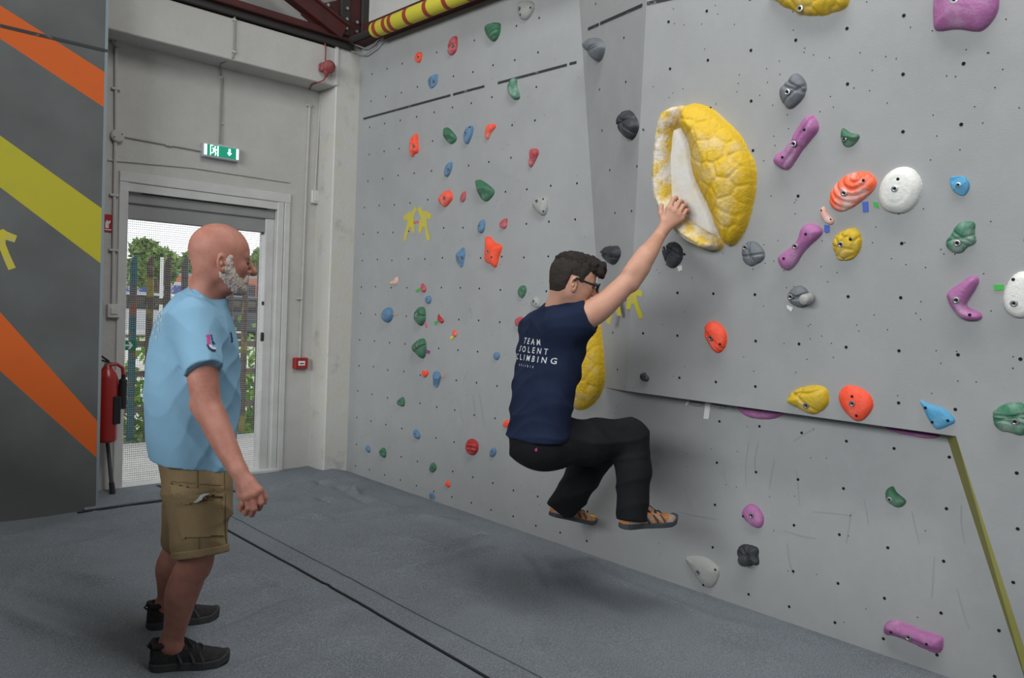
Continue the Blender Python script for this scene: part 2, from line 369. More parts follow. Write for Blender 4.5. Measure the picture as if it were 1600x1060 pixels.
def floor_z(P):
    P = np.atleast_2d(P)[:, :2]; z = .0035*noise(np.c_[P, P[:, :1]*0], 2.2, 3) + .0015*noise(np.c_[P, P[:, :1]*0], 6, 5)
    for pl, a, wd in folds:
        d = np.full(len(P), 9.); tt = np.zeros(len(P)); n = len(pl)-1
        for i in range(n):
            p, q = pl[i], pl[i+1]; e = q-p; t = np.clip(((P-p)@e)/(e@e), 0, 1); dd = np.hypot(*(P-p-t[:, None]*e).T)
            tt = np.where(dd < d, (i+t)/n, tt); d = np.minimum(d, dd)
        z = z + (2.9 if a > 0 else 2.2)*a*np.exp(-(d/(wd*.55))**2)*(.35+.65*np.sin(np.clip(tt, .02, .98)*math.pi))
    P3 = np.c_[P*np.array([1., 1.6]), P[:, :1]*0]; r_ = np.clip(1-1.6*np.abs(noise(P3, 1.5, 11)), 0, 1)**5; r2 = np.clip(1-1.6*np.abs(noise(P3, 2.6, 17)), 0, 1)**5
    z = z + .022*r_*np.clip(.5+noise(P3, .9, 4), 0, 1) + .009*r2*np.clip(.5+noise(P3, 1.1, 8), 0, 1)
    for A_, B_ in ((_g0, _g1), (_c0, _c1)):
        e = B_-A_; t = np.clip(((P-A_)@e)/(e@e), 0, 1); dd = np.hypot(*(P-A_-t[:, None]*e).T); z = z*np.clip(dd/.10, .12, 1)
    edge = np.clip((XW-P[:, 0])/.12, 0, 1); return z*edge - .012*(1-edge)**2
gx = np.concatenate([np.linspace(-7, -.6, 9)[:-1], np.arange(-.6, XW-.01, .018), [XW+.02]])
gy = np.concatenate([np.linspace(-6, .4, 9)[:-1], np.arange(.4, YB+.02, .018)])
GX, GY = np.meshgrid(gx, gy, indexing='ij'); PZ = np.c_[GX.ravel(), GY.ravel()]
V = np.c_[PZ, floor_z(PZ)]; ny = len(gy)
Fc = [(i*ny+j, (i+1)*ny+j, (i+1)*ny+j+1, i*ny+j+1) for i in range(len(gx)-1) for j in range(ny-1)]
floor = obj('floor', V, Fc, m_mat, org=(0, 0, 0), smooth=True, kind='structure', label='blue grey carpeted crash mat floor with folds')
def strip(name, pts, wd, m, h, off=0.):
    """ribbon lying on the mat along a pixel line"""
    P = np.array([fl(*p)[:2] for p in pts]); seg = np.linalg.norm(np.diff(P, axis=0), axis=1); s_ = np.r_[0, np.cumsum(seg)]
    t = np.linspace(0, s_[-1], int(s_[-1]/.03)+2); Q = np.c_[np.interp(t, s_, P[:, 0]), np.interp(t, s_, P[:, 1])]
    T = np.gradient(Q, axis=0); T /= np.linalg.norm(T, axis=1)[:, None]; A = np.c_[-T[:, 1], T[:, 0]]
    rows = []
    for sd, hh in ((-.5, -.006), (-.5, h), (-.17, h), (.17, h), (.5, h), (.5, -.006)):
        R = Q + A*(sd*wd+off); rows.append(np.c_[R, floor_z(R)+hh])
    V = np.stack(rows, 1).reshape(-1, 3); n = len(Q); Fc = [(i*6+j, i*6+j+1, i*6+j+7, i*6+j+6) for i in range(n-1) for j in range(5)]
    return obj(name, V, Fc, m, floor)
strip('mat_gap', [(285, 787), (356, 830), (540, 932), (770, 1066), (900, 1143)], .011, m_matdark, .006)
strip('cover_strip', [(300, 772), (359, 806), (470, 864), (580, 923), (700, 985), (870, 1072), (1000, 1140)], .012, m_mat, .007)
# small separate mat in front of the door, its rounded edge and dark gap
b = MB(); e0, e1 = fl(154, 796), fl(300, 783)
yy = 5.215
b.bev((1.40, yy, .004), (2.35, YB-.02, .022), .006); b.obj('floor_mat', m_mat, cat='mat', label='small grey carpet mat in front of the door')
MB().box((1.36, yy-.022, -.01), (2.35, yy-.001, .007)).obj('mat_gap', m_matdark, floor)
a_, c_ = fl(243, 762), fl(268, 778)
MB().add([(a_[0]-.012, YB-.08, .0235), (a_[0]+.012, YB-.08, .0235), (c_[0]+.03, yy+.1, .0235), (c_[0]+.006, yy+.1, .0235)], [(0, 1, 2, 3)]).obj('mat_gap', m_matdark, floor)

# ------------------------------------------------------------------ door with perforated roller shutter
door = empty('door_1', ((dx0+dx1)/2, YB, 0), kind='structure', label='doorway closed by a white perforated roller shutter')
yo = YB-.012
fr = MB().bev((dx0-.054, yo-.002, 0), (dx0+.005, YB+.12, dz1+.002), .004); fr.obj('door_jamb', m_frame, door)
MB().bev((dx1-.145, yo+.05, .0), (dx1-.075, YB+.14, 2.02), .005).obj('shutter_guide', m_frame, door)
MB().bev((dx1-.075, yo, 0), (dx1-.02, YB+.10, dz1+.02), .006).obj('door_jamb', m_frame, door)
MB().bev((dx1-.018, yo-.004, 0), (dx1+.029, YB+.05, dz1+.002), .004).obj('door_jamb', m_frame, door)
MB().bev((dx0-.055, yo-.006, dz1+.0), (dx1+.03, YB+.06, dz1+.07), .004).obj('door_lintel', m_frame, door)
MB().bev((dx0-.0, yo+.004, dz1-.06), (dx1-.02, YB+.05, dz1), .003).obj('lintel_trim', m_frame, door)
MB().bev((dx0-.03, YB-.03, -.01), (dx1+.0, YB+.2, .025), .006).obj('door_sill', m_frame, door)
# shutter curtain: horizontal laths, each one a part, perforated by its material
m_perf = bpy.data.materials.new('perforated_white_steel'); m_perf.use_nodes = True
nt = m_perf.node_tree; N = nt.nodes; L = nt.links; bs = N['Principled BSDF']; bs.inputs['Base Color'].default_value = (.38, .38, .38, 1); bs.inputs['Roughness'].default_value = .5
tc = N.new('ShaderNodeTexCoord'); mp = N.new('ShaderNodeMapping'); mp.inputs['Scale'].default_value = (1/.0125, 0, 1/.0155); L.new(tc.outputs['Object'], mp.inputs[0])
fr_ = N.new('ShaderNodeVectorMath'); fr_.operation = 'FRACTION'; L.new(mp.outputs[0], fr_.inputs[0])
sb = N.new('ShaderNodeVectorMath'); sb.operation = 'SUBTRACT'; sb.inputs[1].default_value = (.5, 0, .5); L.new(fr_.outputs[0], sb.inputs[0])
ln = N.new('ShaderNodeVectorMath'); ln.operation = 'LENGTH'; L.new(sb.outputs[0], ln.inputs[0])
lt = N.new('ShaderNodeMath'); lt.operation = 'LESS_THAN'; lt.inputs[1].default_value = .48; L.new(ln.outputs['Value'], lt.inputs[0])
tr = N.new('ShaderNodeBsdfTransparent'); mx = N.new('ShaderNodeMixShader'); L.new(lt.outputs[0], mx.inputs[0]); L.new(bs.outputs[0], mx.inputs[1]); L.new(tr.outputs[0], mx.inputs[2])
L.new(mx.outputs[0], N['Material Output'].inputs[0])
cur = empty('shutter_curtain', ((dx0+dx1)/2, YB+.09, 0), parent=door)
nl = 24; zz = np.linspace(.025, 1.86, nl+1)
lath = None
for i in range(nl):
    if lath is None:
        h_ = zz[1]-zz[0]; V = []; 
        for x in (dx0, dx1-.11):
            for t, d in ((0, .004), (.06, 0), (.94, 0), (1, .004)): V.append((x, YB+.09+d, zz[0]+t*h_))
        lath = obj('lath', V, [(0, 1, 5, 4), (1, 2, 6, 5), (2, 3, 7, 6)], m_perf, cur, org=((dx0+dx1)/2, YB+.09, zz[0]))
    else:
        o = lath.copy(); col.objects.link(o); o.parent = cur; o.location = (lath.location[0], lath.location[1], lath.location[2]+zz[i]-zz[0])
m_hous = mat('grey_shutter_box', (.30, .30, .30), .6, (.22, .22, .22), 4, .5)
MB().bev((dx0+.004, YB+.03, 1.965), (dx1-.076, YB+.16, dz1-.05), .006).obj('shutter_box', m_hous, door)
MB().bev((dx0+.004, YB+.05, 1.86), (dx1-.08, YB+.12, 1.968), .004).obj('bottom_rail', m_hous, door)
MB().box((dx0+.1, YB+.01, dz1-.066), (dx1-.15, YB+.05, dz1-.055)).obj('shadow_gap', m_steeldark, door)
MB().tube([(dx1-.16, YB+.06, 1.875), (dx1-.16, YB+.06, 1.845)], .008).obj('stop_bolt', m_steeldark, door)
MB().bev((dx1-.155, YB+.035, 1.02), (dx1-.13, YB+.06, 1.09), .006).obj('latch', m_steeldark, door)
MB().bev((dx1-.155, YB+.035, 1.30), (dx1-.14, YB+.055, 1.33), .004).obj('latch', m_steeldark, door)

# ------------------------------------------------------------------ fixtures on the back wall
m_con = mat('painted_conduit', (.52, .505, .48), .6, (.4, .39, .37), 9, .5)
m_cable = mat('grey_cable', (.27, .265, .25), .6)
def conduit(pts, r, m, label, name='conduit', pl=BK, off=None, clips=()):
    P = [pl.at(p[0], p[1], (off or r)+(p[2] if len(p) > 2 else 0)) for p in pts]
    e = empty(name, np.min(P, axis=0), label, 'conduit')
    MB().tube(P, r, 8).obj('pipe', m, e)
    for c in clips:
        q = pl.at(*c, off or r); MB().bev((-r*2.6, -r*1.2, -.008), (r*2.6, r, .008), .003, (q, (1, 0, 0), (0, 1, 0), (0, 0, 1))).obj('clip', m, e)
    return e
def jbox(p, r, label, pl=BK):
    q = pl.at(*p); e = empty('junction_box', q, label, 'junction box')
    MB().tube([q+(0, .004, 0), q-np.array((0, .03, 0))], r, 16).obj('box_body', m_con, e)
    MB().tube([q-np.array((0, .03, 0)), q-np.array((0, .036, 0))], r*.86, 16).obj('box_lid', m_con, e)
    for sx in (-1, 1): MB().tube([q+np.array((sx*r*.55, -.035, sx*r*.3)), q+np.array((sx*r*.55, -.039, sx*r*.3))], .004, 8).obj('screw', m_dark, e)
jbox((183, 65), .042, 'round white junction box under the ring beam'); jbox((182, 213), .042, 'round white junction box beside the exit sign conduit')
conduit([(181, 75), (181, 203)], .011, m_con, 'painted conduit running between the two round junction boxes', clips=((181, 139),))
conduit([(180, 222), (176, 475)], .011, m_con, 'painted conduit dropping from junction box to the switch', clips=((178, 305), (177, 391)))
conduit([(190, 212), (318, 236)], .009, m_con, 'painted conduit running from junction box to exit sign', clips=((264, 227),))
conduit([(169, 250), (300, 262), (452, 285)], .006, m_con, 'thin painted pipe along wall above the door', off=.006)
conduit([(484, 162), (478, 300), (468, 560)], .009, m_con, 'painted conduit dropping to the red call point', clips=((483, 165), (468, 467)))
conduit([(501, 143), (492, 300)], .007, m_con, 'thin conduit running down to the small white box by the door')
P = [CO.at(367, 21, .007), CO.at(366, 82, .007), CO.at(364, 90, .006), on(345, 100, (0, 0, 1), 3.005), BK.at(344, 104, .007), BK.at(344, 118, .007), BK.at(347, 122, .007), BK.at(344, 224, .02)]
e = empty('cable', P[-1], 'dark grey cable bending round the beam down to the exit sign', 'cable')
MB().tube(P, .0065, 8).obj('sheath', m_cable, e)
for p in ((346, 193), (345, 121)): q = BK.at(*p, .006); MB().bev((-.014, -.008, -.007), (.014, .005, .007), .002, (q, (1, 0, 0), (0, 1, 0), (0, 0, 1))).obj('clip', m_con, e)
for p in ((366, 31), (365.5, 81)): q = CO.at(*p, .006); MB().bev((-.014, -.008, -.007), (.014, .005, .007), .002, (q, (1, 0, 0), (0, 1, 0), (0, 0, 1))).obj('clip', m_con, e)
# light switch box left, small box right
def wbox(name, pa, pb, th, m, label, cat, pl=BK):
    a, c = pl.at(*pa), pl.at(*pb); e = empty(name, (min(a[0], c[0]), pl.p[1], min(a[2], c[2])), label, cat)
    MB().bev((min(a[0], c[0]), pl.p[1]-th, min(a[2], c[2])), (max(a[0], c[0]), pl.p[1]+.003, max(a[2], c[2])), .006).obj('box_body', m, e)
    return e, (a+c)/2-np.array((0, th, 0))
e, q = wbox('light_switch', (166, 475), (185, 497), .035, m_frame, 'square white switch box left of the door', 'switch')
MB().bev((-.022, -.008, -.022), (.022, .001, .022), .003, (q, (1, 0, 0), (0, 1, 0), (0, 0, 1))).obj('rocker', m_frame, e)
e, q = wbox('sensor_box', (485, 297), (501, 320), .03, m_frame, 'small white box on the wall right of the door', 'box')
MB().bev((-.025, -.004, -.035), (.025, .001, .035), .002, (q, (1, 0, 0), (0, 1, 0), (0, 0, 1))).obj('box_lid', m_frame, e)
e, q = wbox('fire_call_point', (457, 559), (477, 576), .045, m_red, 'red fire alarm call point on wall between door and column', 'call point')
MB().bev((-.028, -.003, -.016), (.028, .001, .02), .001, (q, (1, 0, 0), (0, 1, 0), (0, 0, 1))).obj('press_panel', mat('panel_white', (.8, .8, .8), .4), e)
MB().box((-.018, -.0045, -.004), (.018, -.002, .004), (q, (1, 0, 0), (0, 1, 0), (0, 0, 1))).obj('panel_text', m_black, e)
MB().box((-.004, -.004, .024), (.004, -.001, .030), (q, (1, 0, 0), (0, 1, 0), (0, 0, 1))).obj('key_slot', m_dark, e)
# exit sign
a, c = BK.at(316, 222, .05), BK.at(375, 252, .05)
ex0, ex1 = BK.at(317, 238, .05)[0], BK.at(374, 238, .05)[0]; ez1, ez0 = BK.at(346, 226.5, .05)[2], BK.at(346, 248.5, .05)[2]
e = empty('exit_sign', (ex0, YB, ez0), 'green lit emergency exit sign with running figure and down arrow', 'exit sign')
MB().bev((ex0, YB-.055, ez0), (ex1, YB+.002, ez1), .006).obj('sign_case', mat('sign_case', (.55, .57, .6), .3), e)
fw = ex1-ex0; fx0, fx1 = ex0+fw*.10, ex1-fw*.10; hh = ez1-ez0; fy = YB-.0555
m_sg = emis('sign_green_lit', (.004, .22, .13), .75); m_sw = emis('sign_white_lit', (.75, 1, .9), 1.5)
MB().box((fx0, fy-.003, ez0+.012), (fx1, fy, ez1-.012)).obj('sign_face', m_sg, e)
MB().box((ex0+fw*.03, fy-.002, ez0+.014), (fx0-.001, fy, ez1-.014)).obj('end_glow', m_sw, e); MB().box((fx1+.001, fy-.002, ez0+.014), (ex1-fw*.03, fy, ez1-.014)).obj('end_glow', m_sw, e)
def flat(name, m, parent, polys, o, sx, sz, y):
    bb = MB()
    for p in polys: n = len(p); bb.add([(o[0]+u*sx, y, o[1]+v*sz) for u, v in p], [list(range(n))])
    return bb.obj(name, m, parent)
ax = fx0+(fx1-fx0)*.76; sz_ = hh-.024
flat('arrow', m_sw, e, [[(-.13, .5), (-.13, 0), (-.32, 0), (0, -.38), (.32, 0), (.13, 0), (.13, .5)]], (ax, (ez0+ez1)/2-.0), sz_*.75, sz_*.75, fy-.0045)
rx_ = fx0+(fx1-fx0)*.24
flat('running_figure', m_sw, e, [[(-.42, -.5), (-.42, .5), (-.12, .5), (-.12, .42), (-.34, .42), (-.34, -.5)], [(.02, .45), (.14, .45), (.14, .30), (.02, .30)], [(-.2, .25), (.08, .27), (.2, .05), (.34, .05), (.34, .13), (.24, .13), (.1, -.05), (.22, -.22), (.14, -.48), (.05, -.48), (.1, -.22), (-.06, -.1), (-.12, -.3), (-.3, -.3), (-.3, -.22), (-.18, -.22), (-.1, .1), (-.2, .12)], [(.3, -.5), (.3, .5), (.42, .5), (.42, -.5)]], (rx_, (ez0+ez1)/2), sz_*.95, sz_*.95, fy-.0045)
# fire bell with red cable
q = CO.at(511, 105, .05); e = empty('fire_bell', (q[0], YC, q[2]-.06), 'dusty red round fire alarm bell hanging on beam near the corner', 'alarm bell')
m_bell = mat('dusty_red', (.25, .03, .035), .6, (.33, .16, .15), 20, .6)
an = [(0, .0), (.028, .0), (.044, -.01), (.05, -.035), (.042, -.052), (.02, -.062), (0, -.064)]
bb = MB(); nseg = 20
for r_, y_ in an: 
    for i in range(nseg): t = 2*math.pi*i/nseg; bb.V.append((q[0]+.012+r_*math.cos(t), q[1]+y_+.02, q[2]+.004+r_*math.sin(t)))
for j in range(len(an)-1):
    for i in range(nseg): bb.F.append([j*nseg+i, j*nseg+(i+1) % nseg, (j+1)*nseg+(i+1) % nseg, (j+1)*nseg+i])
bb.obj('gong', m_bell, e, smooth=True)
MB().bev((-.05, -.012, -.035), (.02, .05, .03), .012, (q, (1, 0, 0), (0, 1, 0), (0, 0, 1))).obj('bell_base', m_bell, e)
MB().tube([q+(-.005, 0, -.03), q+(-.006, 0, -.075)], [.026, .010], 12).obj('cable_gland', m_bell, e)
MB().tube([CO.at(506, 60, .01), CO.at(509, 75, .012), q+(-.008, .01, .05)], .005, 8).obj('cable', m_bell, e)
MB().tube([q+(-.006, 0, -.07), q+(-.012, .02, -.095), CO.at(497, 129, .006), on(487, 133, (0, 0, 1), 3.006), BK.at(484, 140, .008)], .005, 8).obj('cable', m_bell, e)
# signs: red fire sign left, green arrow at the door
q = BK.at(168, 349); MB()
e = empty('fire_sign', (q[0], YB, q[2]-.06), 'small red fire point sign beside the striped board', 'sign')
MB().box((q[0]-.03, YB-.006, q[2]-.058), (q[0]+.026, YB-.001, q[2]+.058)).obj('sign_plate', mat('sign_red', (.40, .012, .012), .4), e)
flat('white_mark', mat('sign_white', (.7, .7, .7), .5), e, [[(-.3, -.42), (.3, -.42), (.3, -.36), (-.3, -.36)], [(-.25, -.3), (.05, -.3), (.05, -.05), (.2, .05), (.2, .2), (0, .1), (-.1, .2), (-.25, .05)]], (q[0]+.002, q[2]), .07, .11, YB-.0075)
q = on(203, 540, (0, 1, 0), YB+.07); e = empty('arrow_sign', (q[0], q[1], q[2]-.04), 'small green sign with white right arrow on the shutter edge', 'sign')
aw, ah = .085, .068
MB().box((q[0]-aw*.55, q[1], q[2]-ah/2), (q[0]+aw*.45, q[1]+.004, q[2]+ah/2)).obj('sign_plate', m_green, e)
flat('arrow', mat('sign_white2', (.75, .75, .75), .5), e, [[(-.4, -.09), (.05, -.09), (-.12, -.36), (.08, -.36), (.36, 0), (.08, .36), (-.12, .36), (.05, .09), (-.4, .09)]], (q[0]-.005, q[2]), .07, .07, q[1]-.0015)
# fire extinguisher
q = on(167, 690, (0, 1, 0), 5.48); e = empty('fire_extinguisher', q, 'red fire extinguisher with black horn hung beside the door', 'fire extinguisher')
m_ext = mat('extinguisher_red', (.36, .022, .018), .3, spec=.6)
topz = on(167, 575, (0, 1, 0), 5.48)[2]; hz = topz-q[2]; cx, cy, cz = q[0]-.005, 5.48, q[2]
prof = [(0, 0), (.058, 0), (.064, .015), (.064, hz-.07), (.055, hz-.03), (.03, hz), (.022, hz+.015)]
bb = MB()
for r_, z_ in prof:
    for i in range(20): t = 2*math.pi*i/20; bb.V.append((cx+r_*math.cos(t), cy+r_*math.sin(t), cz+z_))
for j in range(len(prof)-1):
    for i in range(20): bb.F.append([j*20+i, j*20+(i+1) % 20, (j+1)*20+(i+1) % 20, (j+1)*20+i])
bb.obj('cylinder', m_ext, e, smooth=True)
MB().tube([(cx, cy, cz+hz), (cx, cy, cz+hz+.03)], .02, 12).obj('valve', m_metal, e)
MB().bev((-.09, -.012, 0), (.055, .012, .012), .003, ((cx, cy, cz+hz+.03), (.94, 0, -.34), (0, 1, 0), (.34, 0, .94))).obj('handle', m_black, e)
MB().bev((-.09, -.012, 0), (.03, .012, .012), .003, ((cx-.02, cy, cz+hz+.055), (.8, 0, -.6), (0, 1, 0), (.6, 0, .8))).obj('trigger', m_black, e)
MB().tube([(cx, cy-.01, cz+hz+.02), (cx+.05, cy-.02, cz+hz+.025), (cx+.085, cy-.02, cz+hz), (cx+.092, cy-.02, cz+hz-.05)], .012, 10).obj('hose', m_ext, e)
MB().tube([(cx+.092, cy-.02, cz+hz-.045), (cx+.092, cy-.02, cz+hz-.07), (cx+.09, cy-.02, cz+hz-.08), (cx+.085, cy-.02, cz+hz-.27)], [.014, .014, .026, .03], 14).obj('horn', m_black, e)
MB().bev((.02, -.07, .12), (.066, -.05, .30), .004, ((cx, cy, cz), (1, 0, 0), (0, 1, 0), (0, 0, 1))).obj('bracket', m_black, e)
p0, p1 = on(168, 690, (0, 1, 0), 5.57), on(176, 769, (0, 1, 0), 5.50); p1[2] = .024
e = empty('leaning_pole', p1, 'dark grey pole with black foot leaning below extinguisher', 'pole')
MB().tube([p0+(p0-p1)*.9, p1+(p0-p1)*.2], .013, 10).obj('pole_shaft', mat('pole_grey', (.07, .07, .08), .5), e)
MB().tube([p1+(p0-p1)*.22, p1+(p0-p1)*.2, p1], [.013, .017, .019], 10).obj('pole_foot', m_black, e)
# ------------------------------------------------------------------ roof steel in the corner
tr_ = empty('roof_truss', (2.8, YC, 3.3), 'dark red riveted steel roof truss in the top corner', 'truss')
def beam(name, p, q, w_, h_, m, par):
    p = np.array(p, float); q = np.array(q, float); t = (q-p)/np.linalg.norm(q-p); s_ = np.cross(t, (0, 0, 1.)); s_ /= np.linalg.norm(s_); u_ = np.cross(s_, t)
    return MB().bev((0, -w_/2, -h_/2), (np.linalg.norm(q-p), w_/2, h_/2), .004, (p, t, s_, u_)).obj(name, m, par)
ch0, ch1 = CO.at(200, -18, .0), CO.at(545, 64, .02)
zc = 3.335
beam('bottom_chord', (-.4, YC+.05, zc), (3.3, YC+.05, zc), .16, .05, m_steeldark, tr_)
beam('chord_angle', (-.4, YC-.02, zc+.055), (3.25, YC-.02, zc+.055), .05, .06, m_steelred, tr_)
beam('chord_lip', (-.4, YC-.05, zc+.03), (3.25, YC-.05, zc+.03), .05, .012, m_steelred, tr_)
r0, r1 = CO.at(533, 50, .04), CO.at(470, 0, .04)
d_ = r1-r0
beam('rafter', r0-d_*.02, r0+d_*5, .09, .13, m_steelred, tr_)
beam('rafter_flange', r0-d_*.02+(.03, -.05, .05), r0+d_*5+(.03, -.05, .05), .03, .02, m_steelred, tr_)
g = [CO.at(*p, .03) for p in ((505, 52), (470, 22), (505, 5), (530, 0), (540, 40))]
b = MB(); b.add(g+[x+(0, .012, 0) for x in g], [range(5), [9, 8, 7, 6, 5]]+[[i, (i+1) % 5, 5+(i+1) % 5, 5+i] for i in range(5)]); b.obj('gusset_plate', m_steelred, tr_)
MB().bev((3.155, YC-.06, 3.40), (3.235, YC+.02, 5.0), .004).obj('stanchion', m_steeldark, tr_)
MB().bev((3.235, YC-.045, 3.40), (3.335, YC-.02, 5.0), .004).obj('stanchion_web', m_steelred, tr_)
MB().bev((3.335, YC-.07, 3.38), (3.46, YC+.03, 5.0), .004).obj('stanchion', m_steeldark, tr_)
for i, (x, z) in enumerate(((3.20, 3.45), (3.20, 3.52), (3.20, 3.6), (3.29, 3.45), (3.29, 3.52))): MB().tube([(x, YC-.058, z), (x, YC-.075, z)], .012, 8).obj('rivet', m_metal, tr_)
for p in ((519, 44), (505, 33), (493, 21), (512, 8)): q = CO.at(*p, .06); MB().tube([q+(0, .01, 0), q-np.array((0, .012, 0))], .012, 8).obj('rivet', m_metal, tr_)
# edge beam along the top of the climbing wall with padded pipe
eb = empty('edge_beam', (XW, YC, ZTOP), 'dark red steel beam along the top of the climbing wall', 'beam')
MB().bev((XW-.10, 1.0, ZTOP-.005), (XW+.02, YC-.05, ZTOP+.06), .004).obj('beam_flange', m_steelred, eb)
MB().bev((XW-.03, 1.0, ZTOP+.05), (XW+.0, YC-.05, ZTOP+.16), .004).obj('beam_web', m_steelred, eb)
pa, pb = on(586, 47, (1, 0, 0), XW-.13), on(745, -22, (1, 0, 0), XW-.13)
zpp = (pa[2]); pp = empty('padded_pipe', (XW-.13, pa[1], zpp), 'yellow padded pipe with red bands under the roof beam', 'pipe')
pr = .055
m_py = mat('yellow_foam', (.60, .54, .05), .7); m_pr = mat('red_tape', (.30, .045, .025), .6)
y1_, y0_ = pa[1], pa[1]-2.6
MB().tube([(XW-.13, y1_+.02, zpp), (XW-.13, y1_, zpp), (XW-.13, y0_, zpp)], [pr*.8, pr, pr], 20).obj('foam_sleeve', m_py, pp, smooth=True)
for xa, ya_ in ((590, 45), (605, 38), (614, 34), (638, 24), (669, 10), (699, -3), (733, -17), (770, -33)):
    y_ = on(xa, ya_, (1, 0, 0), XW-.13)[1]; MB().tube([(XW-.13, y_, zpp), (XW-.13, y_-.04, zpp)], pr+.002, 20).obj('red_band', m_pr, pp)
MB().tube([(XW-.13, YC-.05, zpp), (XW-.13, y0_-.1, zpp)], .024, 12).obj('steel_pipe', m_steeldark, pp)
for i, l in enumerate(([(525, 58), (545, 66), (569, 76), (585, 68), (605, 52)], [(530, 60), (550, 80), (569, 86), (588, 74), (600, 58)])):
    P = [pt(x, y, 6.05-i*.03) for x, y in l]; P = [CO.at(*l[0], .02), CO.at(*l[1], .02), PB.at(l[2][0]+2, l[2][1], .03), PB.at(*l[3], .03), PB.at(*l[4], .03)]
    e = empty('loose_cable', P[2], ('upper thin grey cable sagging across the top corner', 'lower thin grey cable sagging across the top corner')[i], 'cable'); MB().tube(P, .005, 8).obj('sheath', m_cable, e)

# ------------------------------------------------------------------ outside the door
m_conc = mat('pale_concrete', (.52, .51, .49), .9, (.42, .41, .39), 3, .6)
MB().box((-8, YB+.25, -.4), (9, YB+1.75, -.01)).obj('ground_slab', m_conc, kind='structure')
MB().box((-40, YB+1.75, -.5), (45, 80, -.12)).obj('ground', mat('yard_ground', (.50, .49, .46), .9, (.42, .40, .35), .5, .7), kind='structure')
fe = empty('palisade_fence', on(300, 683, (0, 1, 0), YB+1.85), 'graffiti painted steel palisade fence outside the door', 'fence')
YF = YB+1.85
def fpal(cs): return mat('fence_paint', cs[0], .6, cs[1], 3, .9, lo=.53, hi=.60)
TEAL, BRN, GRY, YEL, ORG = (.008, .09, .11), (.07, .05, .04), (.075, .07, .07), (.25, .20, .03), (.22, .06, .02)
pal = fpal((TEAL, ORG)), fpal((BRN, YEL)), fpal((GRY, TEAL)), fpal((GRY, (.05, .06, .07))), fpal((BRN, GRY))
for i, x in enumerate((184, 210, 236, 263, 290, 316, 340, 362, 385, 408, 430)):
    tp = on(x, 398+.03*(x-210), (0, 1, 0), YF); zt_ = tp[2]; wd = .062
    P = [(-wd/2, 0), (wd/2, 0), (wd/2, zt_-.07), (wd*.3, zt_), (-wd*.3, zt_-.03), (-wd/2, zt_-.08)]
    bb = MB(); V = [(tp[0]+u, YF+(0 if abs(u) > .02 else -.012), v) for u, v in P]; n = len(P)
    bb.add(V+[(a, b_+.008, c) for a, b_, c in V], [range(n), [2*n-1-j for j in range(n)]]+[[j, (j+1) % n, n+(j+1) % n, n+j] for j in range(n)])
    bb.obj('pale', pal[(0, 0, 1, 4, 3, 2, 3, 4, 1, 3, 0)[i]], fe)
m_rail = mat('fence_rail', (.09, .08, .065), .7, (.16, .14, .07), 4, .6)
for y_ in (470, 538, 585, 641):
    z_ = on(215, y_, (0, 1, 0), YF)[2]; MB().bev((.6, YF+.01, z_-.028), (5.5, YF+.05, z_+.028), .003).obj('rail', m_rail, fe)
# weeds at the foot of the fence
m_leaf = mat('weed_green', (.14, .34, .02), .7, (.30, .48, .05), 14, .8)
rw = np.random.RandomState(5)
def leaves(n, fn, size, rng):
    V = []; Fc = []
    for _ in range(n):
        c = fn(); a = rng.normal(size=3); a /= np.linalg.norm(a); d = np.cross(a, rng.normal(size=3)); d /= np.linalg.norm(d); s_ = size*rng.uniform(.6, 1.4); b0 = len(V)
        V += [c-a*s_, c+d*s_*.45, c+a*s_, c-d*s_*.45]; Fc.append((b0, b0+1, b0+2, b0+3))
    return V, Fc
def weed_pt():
    return np.array([rw.uniform(.9, 4.6), YF+rw.uniform(.15, 1.2), -.1+abs(rw.normal(0, .42))])
V, Fc = leaves(4200, weed_pt, .055, rw); obj('weeds', V, Fc, m_leaf, kind='stuff', label='green weeds growing along the outer side of the fence', cat='weeds')
V, Fc = leaves(120, weed_pt, .022, rw); obj('flowers', V, Fc, mat('yellow_flower', (.7, .55, .05), .6), kind='stuff', label='tiny yellow flowers among the weeds', cat='flowers')
# tree, building, van, parked cars, mast beyond
def tree(px, py, D, rx, rz, label, seed, n=3200):
    r_ = np.random.RandomState(seed); c = pt(px, py, D); e = empty('tree', (c[0], c[1], -.12), label, 'tree')
    bl = [(c+np.array([r_.uniform(-.6, .6)*rx, r_.uniform(-.5, .5)*rx, r_.uniform(-.6, .6)*rz]), r_.uniform(.35, .55)) for _ in range(9)]
    def f():
        q, s_ = bl[r_.randint(9)]; d = r_.normal(size=3); d /= np.linalg.norm(d); return q+d*np.array([rx, rx, rz])*s_*r_.uniform(.7, 1.05)
    V, Fc = leaves(n, f, .16*D/25, r_); obj('crown', V, Fc, mat('tree_leaf', (.13, .22, .045), .7, (.25, .36, .11), 2, .8), e)
    MB().tube([(c[0], c[1], -.12), (c[0]+.1, c[1], c[2]*.6), c], [.22, .16, .08], 8).obj('trunk', mat('bark', (.1, .08, .06), .9), e)
tree(240, 412, 26, .95, .75, 'leafy green tree rising behind the fence at the left of the doorway', 3)
tree(296, 415, 43, .7, .7, 'small green tree behind the fence next to the bald man', 8, 900)
tree(412, 412, 43, .8, .9, 'green tree seen in the doorway between the man and the jamb', 9, 1200)
tree(203, 430, 38, .6, .8, 'green tree half hidden by the left door jamb', 12, 1300)
bd = empty('brick_building', pt(345, 470, 36), 'orange red brick building beyond the yard', 'building')
a, c = pt(262, 430, 36), pt(440, 500, 36); 
